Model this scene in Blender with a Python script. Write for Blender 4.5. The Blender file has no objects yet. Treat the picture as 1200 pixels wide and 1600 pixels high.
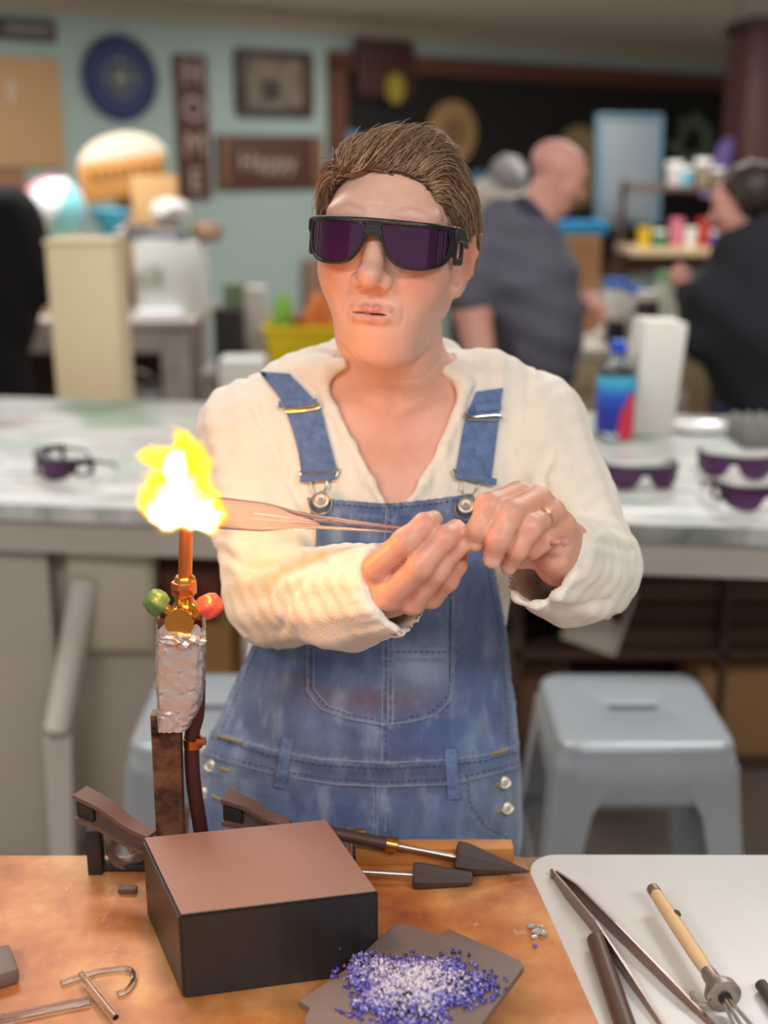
import bpy, bmesh, math, random
import numpy as np
from mathutils import Vector, Matrix
from mathutils.bvhtree import BVHTree
random.seed(7); rng = np.random.RandomState(7)
S = bpy.context.scene
COL = S.collection
PI = math.pi
# ---------------------------------------------------------------- camera
FPX = 1850.0; PITCH = math.radians(16.6); CZ = 1.58
cam = bpy.data.cameras.new('camera'); camo = bpy.data.objects.new('camera', cam); COL.objects.link(camo)
camo.location = (0, 0, CZ); camo.rotation_euler = (PI/2 - PITCH, 0, 0)
cam.sensor_fit = 'VERTICAL'; cam.sensor_height = 36; cam.lens = FPX/1600*36
cam.clip_start = .05; cam.clip_end = 60
cam.dof.use_dof = True; cam.dof.focus_distance = 1.075; cam.dof.aperture_fstop = 2.7
S.camera = camo
# ---------------------------------------------------------------- world, lights, exposure
w = bpy.data.worlds.new('world'); S.world = w; w.use_nodes = True
w.node_tree.nodes['Background'].inputs[0].default_value = (.93, .96, 1, 1)
w.node_tree.nodes['Background'].inputs[1].default_value = .52
S.view_settings.view_transform = 'Standard'; S.view_settings.look = 'None'
S.view_settings.exposure = 0.0; S.view_settings.gamma = 1; S.view_settings.use_curve_mapping = False
S.cycles.use_denoising = True; S.cycles.max_bounces = 7; S.cycles.caustics_reflective = False; S.cycles.caustics_refractive = False
S.cycles.transparent_max_bounces = 16
def area(loc, rot, sx, sy, power, color=(1, .975, .945)):
    l = bpy.data.lights.new('ceiling_lamp_light', 'AREA'); l.shape = 'RECTANGLE'; l.size = sx; l.size_y = sy
    l.energy = power; l.color = color
    o = bpy.data.objects.new('ceiling_lamp_light', l); COL.objects.link(o); o.location = loc; o.rotation_euler = rot
    return o
CEIL = 2.55
area((-1.0, -.55, CEIL-.04), (math.radians(18), 0, 0), 1.2, .3, 25)
area((.75, -.55, CEIL-.04), (math.radians(18), 0, 0), 1.2, .3, 26)
area((-.9, 2.2, CEIL-.03), (0, 0, 0), 1.2, .3, 23)
area((1.2, 2.6, CEIL-.03), (0, 0, 0), 1.2, .3, 27)
area((-1.6, 5.2, CEIL-.03), (0, 0, 0), 1.2, .3, 46)
area((1.4, 5.6, CEIL-.03), (0, 0, 0), 1.2, .3, 46)
area((3.4, 7.5, CEIL-.03), (0, 0, 0), 1.2, .3, 26)
area((.4, 7.6, CEIL-.03), (0, 0, 0), 1.2, .3, 20)
# ---------------------------------------------------------------- pixel -> place helpers
CP, SP = math.cos(PITCH), math.sin(PITCH)
def ray(u, v):
    a = (u-600)/FPX; b = (800-v)/FPX
    return Vector((a, CP+b*SP, -SP+b*CP))
def W(u, v, y):
    d = ray(u, v); t = y/d.y
    return Vector((d.x*t, y, CZ+d.z*t))
def G(u, v, z=0.0):
    d = ray(u, v); t = (z-CZ)/d.z
    return Vector((d.x*t, d.y*t, z))
def PX(y, v=800): return (y/ray(600, v).y)/FPX      # metres per pixel at that depth
def proj(P):
    x = P[:, 0]; y = P[:, 1]; z = P[:, 2]-CZ
    D = y*CP - z*SP; U = y*SP + z*CP
    return 600+FPX*x/D, 800-FPX*U/D
# ---------------------------------------------------------------- colours and materials
def lin(c):
    return tuple((x/255/12.92 if x/255 <= .04045 else ((x/255+.055)/1.055)**2.4) for x in c)
MATS = {}
def mat(name, rgb, rough=.6, metal=0., var=.0, vscale=8., bump=0., bscale=60., spec=.5, rgb2=None, stretch=(1, 1, 1),
        attr=False, sss=0., trans=0., ior=1.45, emit=None, coat=0., sheen=0.):
    if name in MATS: return MATS[name]
    m = bpy.data.materials.new(name); m.use_nodes = True; nt = m.node_tree; N = nt.nodes; L = nt.links
    p = N['Principled BSDF']; c = lin(rgb)+(1,)
    p.inputs['Base Color'].default_value = c; p.inputs['Roughness'].default_value = rough; p.inputs['Metallic'].default_value = metal
    p.inputs['Specular IOR Level'].default_value = spec; p.inputs['IOR'].default_value = ior
    p.inputs['Transmission Weight'].default_value = trans; p.inputs['Coat Weight'].default_value = coat
    p.inputs['Sheen Weight'].default_value = sheen
    if sss:
        p.inputs['Subsurface Weight'].default_value = sss; p.inputs['Subsurface Radius'].default_value = (1, .35, .2); p.inputs['Subsurface Scale'].default_value = .006
    tc = N.new('ShaderNodeTexCoord'); mp = N.new('ShaderNodeMapping'); L.new(tc.outputs['Object'], mp.inputs[0]); mp.inputs['Scale'].default_value = stretch
    src = None
    if attr:
        a = N.new('ShaderNodeAttribute'); a.attribute_name = 'Col'; src = a.outputs['Color']
    if rgb2 is not None or var > 0:
        nz = N.new('ShaderNodeTexNoise'); nz.inputs['Scale'].default_value = vscale; nz.inputs['Detail'].default_value = 6; nz.inputs['Roughness'].default_value = .62
        L.new(mp.outputs[0], nz.inputs['Vector'])
        if rgb2 is not None:
            r = N.new('ShaderNodeValToRGB'); r.color_ramp.elements[0].position = .38; r.color_ramp.elements[1].position = .62
            r.color_ramp.elements[0].color = c; r.color_ramp.elements[1].color = lin(rgb2)+(1,)
            L.new(nz.outputs['Fac'], r.inputs[0]); out = r.outputs[0]
        else:
            mr = N.new('ShaderNodeMapRange'); mr.inputs['From Min'].default_value = .25; mr.inputs['From Max'].default_value = .75
            mr.inputs['To Min'].default_value = 1-var; mr.inputs['To Max'].default_value = 1+var; L.new(nz.outputs['Fac'], mr.inputs[0])
            mx = N.new('ShaderNodeVectorMath'); mx.operation = 'SCALE'; L.new(mr.outputs[0], mx.inputs['Scale'])
            if src: L.new(src, mx.inputs[0])
            else: mx.inputs[0].default_value = c[:3]
            out = mx.outputs[0]
        L.new(out, p.inputs['Base Color'])
    elif src: L.new(src, p.inputs['Base Color'])
    if bump > 0:
        nb = N.new('ShaderNodeTexNoise'); nb.inputs['Scale'].default_value = bscale; nb.inputs['Detail'].default_value = 4
        L.new(mp.outputs[0], nb.inputs['Vector'])
        bp = N.new('ShaderNodeBump'); bp.inputs['Strength'].default_value = bump; bp.inputs['Distance'].default_value = .002
        L.new(nb.outputs['Fac'], bp.inputs['Height']); L.new(bp.outputs[0], p.inputs['Normal'])
    if emit:
        p.inputs['Emission Color'].default_value = lin(emit[0])+(1,); p.inputs['Emission Strength'].default_value = emit[1]
    MATS[name] = m
    return m
# ---------------------------------------------------------------- object helpers
def tagp(o, label=None, cat=None, group=None, kind=None):
    if label: o['label'] = label
    if cat: o['category'] = cat
    if group: o['group'] = group
    if kind: o['kind'] = kind
    return o
def thing(name, label, cat, loc=(0, 0, 0), group=None, rz=0.):
    o = bpy.data.objects.new(name, None); COL.objects.link(o); o.location = loc; o.rotation_euler = (0, 0, rz); o.empty_display_size = .05
    return tagp(o, label, cat, group)
def root_of(o):
    while o.parent: o = o.parent
    return o
class MB:
    """collects shapes in world coordinates, links them as one mesh"""
    def __init__(s): s.v = []; s.f = []; s.c = None
    def add(s, vs, fs):
        n = len(s.v); s.v += [tuple(p) for p in vs]; s.f += [tuple(i+n for i in f) for f in fs]; return s
    def bm(s, b, M=None):
        b.verts.ensure_lookup_table(); b.verts.index_update()
        s.add([(M @ v.co if M else v.co) for v in b.verts], [[v.index for v in f.verts] for f in b.faces]); b.free(); return s
    def box(s, c, size, bev=0., rot=None, M=None, seg=2):
        b = bmesh.new(); bmesh.ops.create_cube(b, size=1); bmesh.ops.scale(b, vec=size, verts=b.verts)
        if bev > 0: bmesh.ops.bevel(b, geom=b.edges[:], offset=bev, segments=seg, affect='EDGES', profile=.5)
        T = Matrix.Translation(c)
        if rot is not None: T = T @ (rot.to_matrix().to_4x4() if hasattr(rot, 'to_matrix') else rot)
        if M is not None: T = M @ T
        return s.bm(b, T)
    def quadbox(s, p4lo, p4hi):
        """eight corners: bottom four, top four"""
        return s.add(list(p4lo)+list(p4hi), [(3, 2, 1, 0), (4, 5, 6, 7), (0, 1, 5, 4), (1, 2, 6, 5), (2, 3, 7, 6), (3, 0, 4, 7)])
    def tube(s, pts, r, n=10, cap=True, closed=False, flat=None):
        pts = [Vector(p) for p in pts]; m = len(pts)
        rr = r if hasattr(r, '__len__') else [r]*m
        vs = []; up = None
        for i in range(m):
            if closed: t = pts[(i+1) % m]-pts[i-1]
            else: t = pts[min(i+1, m-1)]-pts[max(i-1, 0)]
            t.normalize()
            if up is None: up = t.orthogonal().normalized()
            up = (up - t*up.dot(t)); up.normalize(); sd = t.cross(up)
            for k in range(n):
                a = 2*PI*k/n; fl = flat if flat else 1
                vs.append(pts[i]+up*math.cos(a)*rr[i]*fl+sd*math.sin(a)*rr[i])
        fs = []
        for i in range(m if closed else m-1):
            j = (i+1) % m
            for k in range(n):
                k2 = (k+1) % n; fs.append((i*n+k, i*n+k2, j*n+k2, j*n+k))
        if cap and not closed: fs += [tuple(range(n-1, -1, -1)), tuple(range((m-1)*n, m*n))]
        return s.add(vs, fs)
    def lathe(s, prof, base, axis=(0, 0, 1), n=24, closed=False):
        """prof: list of (radius, height along axis)"""
        ax = Vector(axis).normalized(); e1 = ax.orthogonal().normalized(); e2 = ax.cross(e1); base = Vector(base)
        vs = []; m = len(prof)
        for r, h in prof:
            for k in range(n):
                a = 2*PI*k/n; vs.append(base+ax*h+(e1*math.cos(a)+e2*math.sin(a))*max(r, 1e-5))
        fs = [(i*n+k, i*n+(k+1) % n, ((i+1) % m)*n+(k+1) % n, ((i+1) % m)*n+k) for i in range(m if closed else m-1) for k in range(n)]
        if not closed: fs += [tuple(range(n-1, -1, -1)), tuple(range((m-1)*n, m*n))]
        return s.add(vs, fs)
    def prism(s, poly, h, M=None, bev=0.):
        """poly: 2-d outline, extruded 0..h in z, then placed with M"""
        b = bmesh.new(); vs = [b.verts.new((p[0], p[1], 0)) for p in poly]; f = b.faces.new(vs)
        r = bmesh.ops.extrude_face_region(b, geom=[f]); bmesh.ops.translate(b, vec=(0, 0, h), verts=[e for e in r['geom'] if isinstance(e, bmesh.types.BMVert)])
        if bev > 0: bmesh.ops.bevel(b, geom=b.edges[:], offset=bev, segments=2, affect='EDGES', profile=.5)
        bmesh.ops.recalc_face_normals(b, faces=b.faces)
        return s.bm(b, M)
    def blob(s, c, r, sub=2, noise=0., seed=0, M=None):
        b = bmesh.new(); bmesh.ops.create_icosphere(b, subdivisions=sub, radius=1); q = random.Random(seed)
        for v in b.verts:
            k = 1+noise*(q.random()-.5)*2; v.co = Vector((v.co.x*r[0]*k, v.co.y*r[1]*k, v.co.z*r[2]*k))
        T = Matrix.Translation(c)
        if M is not None: T = T @ M
        return s.bm(b, T)
    def build(s, name, m, parent=None, smooth=True, label=None, cat=None, group=None, kind=None, angle=38):
        if parent is not None: off = Vector(root_of(parent).location); R = Matrix.Rotation(-root_of(parent).rotation_euler.z, 3, 'Z')
        else:
            A = np.array(s.v); lo = A.min(0); hi = A.max(0); off = Vector(((lo[0]+hi[0])/2, (lo[1]+hi[1])/2, lo[2])); R = Matrix.Identity(3)
        me = bpy.data.meshes.new(name); me.from_pydata([tuple(R @ (Vector(p)-off)) for p in s.v], [], s.f)
        b = bmesh.new(); b.from_mesh(me); bmesh.ops.recalc_face_normals(b, faces=b.faces); b.to_mesh(me); b.free()
        if smooth:
            me.shade_smooth() if hasattr(me, 'shade_smooth') else None
            try: me.set_sharp_from_angle(angle=math.radians(angle))
            except Exception: pass
        me.materials.append(m)
        o = bpy.data.objects.new(name, me); COL.objects.link(o)
        if parent is not None: o.parent = parent
        else: o.location = off
        return tagp(o, label, cat, group, kind)
def np_obj(name, V, F, m, parent=None, col=None, label=None, cat=None, group=None, kind=None, smooth=True):
    off = np.array(root_of(parent).location) if parent is not None else np.array([*((V[:, :2].min(0)+V[:, :2].max(0))/2), V[:, 2].min()])
    me = bpy.data.meshes.new(name); n = len(V); k = F.shape[1]
    me.vertices.add(n); me.vertices.foreach_set('co', (V-off).astype(np.float32).ravel())
    me.loops.add(len(F)*k); me.loops.foreach_set('vertex_index', F.astype(np.int32).ravel())
    me.polygons.add(len(F)); me.polygons.foreach_set('loop_start', (np.arange(len(F))*k).astype(np.int32))
    me.update(calc_edges=True)
    if smooth: me.polygons.foreach_set('use_smooth', np.ones(len(F), bool))
    if col is not None:
        a = me.color_attributes.new('Col', 'FLOAT_COLOR', 'POINT'); c = np.ones((n, 4), np.float32); c[:, :3] = col; a.data.foreach_set('color', c.ravel())
    me.materials.append(m)
    o = bpy.data.objects.new(name, me); COL.objects.link(o)
    if parent is not None: o.parent = parent
    else: o.location = off
    return tagp(o, label, cat, group, kind)
def copy_tree(o, parent=None):
    c = o.copy(); COL.objects.link(c)
    if parent: c.parent = parent; c.matrix_parent_inverse = o.matrix_parent_inverse
    for ch in [x for x in COL.objects if x.parent == o]: copy_tree(ch, c)
    return c
def curve(pts, n=6):
    """Catmull-Rom through the points"""
    P = [Vector(p) for p in pts]; P = [P[0]*2-P[1]]+P+[P[-1]*2-P[-2]]; out = []
    for i in range(1, len(P)-2):
        for k in range(n):
            t = k/n; a, b, c, d = P[i-1], P[i], P[i+1], P[i+2]
            out.append(.5*((2*b)+(c-a)*t+(2*a-5*b+4*c-d)*t*t+(3*b-a-3*c+d)*t**3))
    return out+[P[-2]]
# ---------------------------------------------------------------- distance fields and their mesher
def A3(p): return np.array(p, np.float32)
def ln(a): return np.sqrt(np.einsum('ij,ij->i', a, a))
def sph(P, c, r): return ln(P-A3(c))-r
def ell(P, c, r, R=None):
    q = P-A3(c)
    if R is not None: q = q @ R
    r = A3(r); a = q/r; b = a/r; k0 = ln(a); k1 = ln(b)+1e-6
    return k0*(k0-1)/k1
def cap(P, a, b, ra, rb):
    a = A3(a); b = A3(b); ba = b-a; pa = P-a; h = np.clip(pa @ ba/float(ba @ ba), 0, 1)
    return ln(pa-h[:, None]*ba)-(ra+(rb-ra)*h)
def smin(a, b, k):
    h = np.maximum(k-np.abs(a-b), 0)/k; return np.minimum(a, b)-h*h*k*.25
def smax(a, b, k): return -smin(-a, -b, k)
def chain(P, pts, rs, k=.004):
    d = None
    for i in range(len(pts)-1):
        e = cap(P, pts[i], pts[i+1], rs[i], rs[i+1]); d = e if d is None else smin(d, e, k)
    return d
def near(P, c, R, f):
    """field of a local group, evaluated only within R of c"""
    q = ln(P-A3(c)); out = q-R+.03; m = q < R+.01
    if m.any(): out[m] = f(P[m])
    return out
def poly2(u, v, pts):
    """signed distance to a closed 2-d outline"""
    pts = np.array(pts, np.float32); n = len(pts); d = np.full(u.shape, 1e9, np.float32); s = np.ones(u.shape, np.float32)
    for i in range(n):
        a = pts[i]; b = pts[i-1]; ex, ey = b-a; wx = u-a[0]; wy = v-a[1]
        h = np.clip((wx*ex+wy*ey)/(ex*ex+ey*ey), 0, 1); bx = wx-ex*h; by = wy-ey*h; d = np.minimum(d, bx*bx+by*by)
        c1 = v >= a[1]; c2 = v < b[1]; c3 = ex*wy > ey*wx
        s = np.where((c1 & c2 & c3) | (~c1 & ~c2 & ~c3), -s, s)
    return s*np.sqrt(d)
def line2(u, v, pts):
    d = np.full(u.shape, 1e9, np.float32)
    for a, b in zip(pts[:-1], pts[1:]):
        ex, ey = b[0]-a[0], b[1]-a[1]; wx = u-a[0]; wy = v-a[1]
        h = np.clip((wx*ex+wy*ey)/(ex*ex+ey*ey), 0, 1); d = np.minimum(d, (wx-ex*h)**2+(wy-ey*h)**2)
    return np.sqrt(d)
def vnoise(P, s, seed=0):
    """smooth value noise in 0..1 on a grid of step s"""
    q = P/s+1000.; i = np.floor(q).astype(np.int64); f = (q-i).astype(np.float32); f = f*f*(3-2*f); out = 0
    for a in (0, 1):
        for b in (0, 1):
            for c in (0, 1):
                h = ((i[:, 0]+a)*73856093 ^ (i[:, 1]+b)*19349663 ^ (i[:, 2]+c)*83492791 ^ (seed*2654435))
                h = (h ^ (h >> 13))*1274126177 & 0xffffff
                out = out+(h/16777215.)*np.abs(1-a-f[:, 0])*np.abs(1-b-f[:, 1])*np.abs(1-c-f[:, 2])
    return out.astype(np.float32)
def fbm(P, s, n=4, seed=0): return sum(vnoise(P, s/2**k, seed+k)*.5**k for k in range(n))/sum(.5**k for k in range(n))
def grad(f, V, e=.0008):
    g = np.zeros_like(V)
    for i in range(3):
        o = np.zeros(3, np.float32); o[i] = e; g[:, i] = f(V+o)-f(V-o)
    return g/(ln(g)[:, None]+1e-9)
def mesh_sdf(f, lo, hi, h, B=8, slack=1.7):
    """sparse surface nets: blocks near the surface are sampled at step h"""
    lo = np.array(lo, np.float64); H = B*h; nb = np.ceil((np.array(hi)-lo)/H).astype(int)
    gi = np.stack(np.meshgrid(*[np.arange(k) for k in nb], indexing='ij'), -1).reshape(-1, 3)
    d = np.concatenate([f((lo+(c+.5)*H).astype(np.float32)) for c in np.array_split(gi, max(1, len(gi)//60000))])
    gi = gi[np.abs(d) < H*.87*slack]
    n1 = B+1; loc = np.stack(np.meshgrid(*[np.arange(n1)]*3, indexing='ij'), -1).reshape(-1, 3)
    NG = nb*B+2; key = lambda q: (q[:, 0]*NG[1]+q[:, 1])*NG[2]+q[:, 2]
    VK = []; VP = []; QK = []
    off8 = [(a, b, c) for a in (0, 1) for b in (0, 1) for c in (0, 1)]
    edges = [(p, q) for i, p in enumerate(off8) for q in off8[i+1:] if sum(abs(x-y) for x, y in zip(p, q)) == 1]
    for ch in np.array_split(gi, max(1, len(gi)//500)):
        g = (ch[:, None, :]*B+loc[None]).reshape(-1, 3)
        D = f((lo+g*h).astype(np.float32)).reshape(-1, n1, n1, n1); D = np.where(D == 0, 1e-7, D); sg = D < 0
        sub = lambda A, o: A[:, o[0]:o[0]+B, o[1]:o[1]+B, o[2]:o[2]+B]
        cnt = sum(sub(sg, o).astype(np.int8) for o in off8); act = np.argwhere((cnt > 0) & (cnt < 8))
        if not len(act): continue
        acc = np.zeros((len(act), 3)); k = np.zeros(len(act)); b0 = act[:, 0]
        for p, q in edges:
            dp = D[b0, act[:, 1]+p[0], act[:, 2]+p[1], act[:, 3]+p[2]]; dq = D[b0, act[:, 1]+q[0], act[:, 2]+q[1], act[:, 3]+q[2]]
            m = (dp < 0) != (dq < 0); t = np.where(m, dp/(dp-dq+1e-20), 0)
            acc += m[:, None]*(np.array(p)+t[:, None]*(np.array(q)-np.array(p))); k += m
        cell = ch[b0]*B+act[:, 1:]; VK.append(key(cell)); VP.append(lo+(cell+acc/k[:, None])*h)
        for ax in range(3):
            o = [0, 0, 0]; o[ax] = 1; s0 = sub(sg, (0, 0, 0)); s1 = sub(sg, o); e = np.argwhere(s0 != s1)
            if not len(e): continue
            base = ch[e[:, 0]]*B+e[:, 1:]; fl = s0[tuple(e.T)]; a1, a2 = (ax+1) % 3, (ax+2) % 3
            q = []
            for da, db in ((-1, -1), (0, -1), (0, 0), (-1, 0)):
                c = base.copy(); c[:, a1] += da; c[:, a2] += db; q.append(key(c))
            q = np.stack(q, 1); q[~fl] = q[~fl][:, ::-1]; QK.append(q)
    VK = np.concatenate(VK); VP = np.concatenate(VP); QK = np.concatenate(QK)
    o = np.argsort(VK); VK = VK[o]; VP = VP[o]; ix = np.searchsorted(VK, QK); ix = np.minimum(ix, len(VK)-1)
    ok = (VK[ix] == QK).all(1)
    return VP.astype(np.float32), ix[ok]
# ================================================================ the woman
BC = .0
yB = 1.29
# torso outline rows: v, left edge, right edge, front y, back y
ROWS = [(590, 470, 760, 1.245, 1.35), (640, 400, 820, 1.215, 1.375), (700, 378, 838, 1.188, 1.39), (780, 385, 828, 1.165, 1.395), (850, 388, 815, 1.165, 1.395),
        (920, 385, 802, 1.175, 1.39), (1000, 383, 792, 1.175, 1.385), (1100, 368, 792, 1.160, 1.39), (1180, 345, 796, 1.155, 1.41),
        (1260, 325, 798, 1.155, 1.42), (1340, 318, 800, 1.17, 1.425), (1420, 316, 802, 1.18, 1.42)]
def loft(rows, inset):
    zs = []; cx = []; ax = []; cy = []; ay = []
    for v, l, r, yf, yb in rows:
        yc = (yf+yb)/2; pl = W(l, v, yc); pr = W(r, v, yc); zs.append(pl.z); cx.append((pl.x+pr.x)/2); ax.append((pr.x-pl.x)/2-inset); cy.append(yc); ay.append((yb-yf)/2-inset)
    o = np.argsort(zs); return [np.array(a, np.float32)[o] for a in (zs, cx, ax, cy, ay)]
def loft_sdf(P, T, lo=None, hi=None, p=2.3):
    z = P[:, 2]; I = lambda k: np.interp(z, T[0], T[k]).astype(np.float32)
    x = np.abs((P[:, 0]-I(1))/I(2)); y = np.abs((P[:, 1]-I(3))/I(4)); k = (x**p+y**p)**(1/p)
    d = (k-1)*np.minimum(I(2), I(4))
    if lo is not None: d = smax(d, lo-z, .02)
    if hi is not None: d = smax(d, z-hi, .05)
    return d
TSK = loft(ROWS, .012); TSW = loft(ROWS, .004)
ZTOP = W(600, 600, 1.29).z; ZBOT = W(600, 1345, 1.29).z
# head frame: x toward the right of the picture, y out of the face, z up
def rotframe(yaw, pitch, roll):
    f = Vector((-math.sin(yaw), -math.cos(yaw), 0)); x = Vector((math.cos(yaw), -math.sin(yaw), 0)); z = Vector((0, 0, 1))
    f, z = f*math.cos(pitch)+z*math.sin(pitch), z*math.cos(pitch)-f*math.sin(pitch)
    x, z = x*math.cos(roll)-z*math.sin(roll), z*math.cos(roll)+x*math.sin(roll)
    return np.array([x, f, z], np.float32).T      # columns
HO = W(617, 385, 1.225); HR = rotframe(math.radians(12), math.radians(5), math.radians(3.5)); HOa = A3(HO)
HS = 1.0
def toH(P): return ((P-HOa) @ HR)/HS
def fromH(q): return Vector(HOa + HR @ (A3(q)*HS))
def gau(q, c, s): e = (q-A3(c))/A3(s); return np.exp(-np.einsum('ij,ij->i', e, e))
def lips(m, g):
    up = chain(m, [(.0, .0890, -.0604), (.005, .0905, -.0592), (.017, .0862, -.0600), (.0325, .0715, -.0618)], [.0026+g, .0029+g, .0026+g, .0010+g], .004)
    lo = chain(m, [(.0, .0890, -.0695), (.014, .0860, -.0686), (.0310, .0718, -.0632)], [.0042+g, .0038+g, .0012+g], .004)
    return up, lo
def head_local(q):
    m = q.copy(); m[:, 0] = np.abs(m[:, 0])
    d = ell(q, (0, -.012, .031), (.0665, .088, .0700))
    d = smin(d, ell(q, (0, .030, -.008), (.0580, .056, .087)), .03)
    d = smin(d, cap(m, (.0415, -.002, -.048), (.018, .044, -.092), .0185, .0165), .028)
    d = smin(d, ell(q, (0, .060, -.092), (.024, .0185, .0175)), .024)
    d = smin(d, ell(m, (.034, .050, -.026), (.0270, .0265, .030)), .030)
    d = smin(d, ell(q, (0, .054, -.064), (.037, .031, .030)), .025)
    d = smin(d, ell(q, (0, .028, -.098), (.036, .036, .017)), .030)      # soft under the chin
    d = smin(d, ell(m, (.026, .069, .028), (.026, .012, .009)), .022)
    d = smax(d, -ell(m, (.031, .094, .004), (.017, .010, .012)), .014)   # eye sockets
    d = smin(d, sph(m, (.031, .068, .003), .0135), .004)                 # lidded eyes
    d = smin(d, cap(q, (0, .078, .016), (0, .104, -.026), .0080, .0105), .014)
    d = smin(d, sph(q, (0, .1085, -.0295), .0112), .007)
    d = smin(d, ell(m, (.0132, .0965, -.0340), (.0082, .0100, .0082)), .006)
    d = smax(d, -ell(m, (.0068, .1010, -.0415), (.0038, .0058, .0042)), .003)
    up, lo = lips(m, 0.)
    d = smin(d, up, .005); d = smin(d, lo, .006)
    d = smax(d, -ell(q, (-.002, .093, -.0645), (.0185, .010, .0009)), .002)
    d = d - .0010*gau(q, (0, .080, -.078), (.014, .02, .004))*-1.0
    d = d + .0009*np.exp(-(line2(m[:, 0], m[:, 2], [(.0185, -.034), (.029, -.047), (.034, -.060)])/.0042)**2)*(q[:, 1] > .03)
    d = d + .0014*np.exp(-(q[:, 0]/.003)**2)*np.exp(-((q[:, 2]+.049)/.006)**2)*(q[:, 1] > .05)
    e = ell(m, (.0665, -.012, -.015), (.0075, .0165, .030), EARR)
    e = smin(e, chain(m, [(.067, -.000, -.037), (.075, -.022, -.021), (.078, -.026, -.001), (.075, -.016, .014), (.069, .000, .009)], [.0048, .0036, .0036, .0038, .0030], .004), .004)
    e = smax(e, -ell(m, (.0795, -.008, -.007), (.0075, .0105, .0175), EARR), .004)
    e = smin(e, sph(m, (.066, .000, -.040), .0062), .005)
    return smin(d, e, .006)
EARR = np.array(Matrix.Rotation(math.radians(-18), 3, 'X') @ Matrix.Rotation(math.radians(22), 3, 'Z'), np.float32)
SHL = W(382, 668, 1.295); SHR = W(842, 655, 1.295)
ELL_ = W(433, 930, 1.165); WRL = W(592, 915, 1.000)
ELR_ = W(918, 888, 1.165); WRR = W(880, 862, 1.035)
def hpts(L): return [W(*p[:3]) for p in L], [p[3]*PX(p[2]) for p in L]
F1 = [[(588, 886, .966, 22), (634, 846, .950, 20.5), (664, 820, .954, 18), (677, 812, .970, 15)],
      [(608, 932, .962, 22), (657, 884, .944, 20.5), (695, 841, .948, 18.5), (712, 826, .964, 15.5)],
      [(645, 941, .970, 20), (682, 893, .954, 19), (709, 857, .957, 17), (720, 842, .972, 14)],
      [(674, 933, .988, 18), (700, 906, .976, 16.5), (714, 883, .974, 15), (719, 866, .984, 12.5)]]
T1 = [(620, 915, 1.003, 20), (655, 872, 1.010, 18), (694, 840, 1.002, 16), (722, 836, .990, 13)]
F2 = [[(810, 774, .990, 22), (764, 791, .958, 21), (749, 826, .950, 18), (744, 847, .954, 15)],
      [(840, 782, .988, 22), (797, 803, .952, 21), (779, 842, .940, 19), (769, 873, .946, 15.5)],
      [(862, 802, .988, 20), (828, 824, .954, 19.5), (808, 858, .950, 17), (795, 884, .960, 14)],
      [(880, 824, .994, 18), (852, 843, .968, 16.5), (832, 858, .966, 14.5), (817, 868, .978, 12.5)]]
T2 = [(868, 872, 1.012, 22), (812, 868, 1.008, 19), (765, 848, .998, 16.5), (738, 838, .982, 13.5)]
def hand(P, FF, TT, wrist, palm):
    d = None
    for L in FF:
        p, r = hpts(L); e = chain(P, p, r, .0055); d = e if d is None else smin(d, e, .0018)
    p, r = hpts(TT); d = smin(d, chain(P, p, r, .006), .0018)
    b = None
    for (c, k) in palm:
        pts, rs = hpts(c); e = chain(P, pts, rs, .012); b = e if b is None else smin(b, e, .014)
    e = chain(P, [wrist[0], wrist[1]], [wrist[2], wrist[3]], .01); b = smin(b, e, .02)
    return smin(d, b, .007)
PALM1 = [([(588, 888, .968, 20), (600, 922, 1.000, 26)], 0), ([(608, 932, .966, 20), (600, 922, 1.000, 26)], 0), ([(645, 940, .974, 18), (612, 925, 1.0, 25)], 0), ([(674, 932, .990, 16), (620, 922, 1.004, 22)], 0)]
PALM2 = [([(810, 776, .992, 20), (868, 850, 1.02, 24)], 0), ([(840, 784, .992, 20), (872, 850, 1.02, 26)], 0), ([(862, 803, .992, 19), (876, 850, 1.02, 26)], 0), ([(880, 825, .998, 17), (880, 850, 1.02, 24)], 0), ([(866, 868, .992, 29), (872, 885, 1.02, 28)], 0)]
H1C = W(650, 885, .98); H2C = W(815, 835, .985)
def hand1(P): return hand(P, F1, T1, (ELL_, WRL, .034, .025), PALM1)
def hand2(P): return hand(P, F2, T2, (ELR_, WRR, .034, .026), PALM2)
NB = W(612, 632, 1.305); NT = fromH((.0, -.018, -.060))
def upper_arms(P):
    return np.minimum(cap(P, SHL, ELL_, .040, .034), cap(P, SHR, ELR_, .040, .034))
def arms(P, add=0.):
    d = chain(P, [SHL, ELL_, WRL], [.040+add, .034+add, .025+add], .02)
    return smin(d, chain(P, [SHR, ELR_, WRR], [.040+add, .034+add, .026+add], .02), .005)
def body(P):
    d = loft_sdf(P, TSK, ZBOT, ZTOP)
    d = smin(d, chain(P, [SHL, W(470, 618, 1.30), NB, W(760, 612, 1.30), SHR], [.030, .028, .044, .028, .030], .03), .045)
    d = smin(d, chain(P, [NB, NT], [.056, .0505], .02), .045)
    d = smin(d, near(P, fromH((0, 0, .0)), .17, lambda Q: head_local(toH(Q))*HS), .022)
    d = smin(d, arms(P), .012)
    h1 = near(P, H1C, .13, hand1); h2 = near(P, H2C, .13, hand2)
    d = smin(d, h1, .01); d = smin(d, h2, .01)
    return d
def mixc(a, b, t): t = np.clip(t, 0, 1)[:, None]; return a*(1-t)+b*t
woman = thing('person', 'woman in cream hooded sweater and denim overalls holding a glass tube in a torch flame', 'person', (W(600, 1200, 1.28).x, 1.28, 0))
m_skin = mat('skin', (222, 166, 140), rough=.40, attr=True, sss=.12, var=.045, vscale=55, bump=.10, bscale=260, spec=.45)
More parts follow.
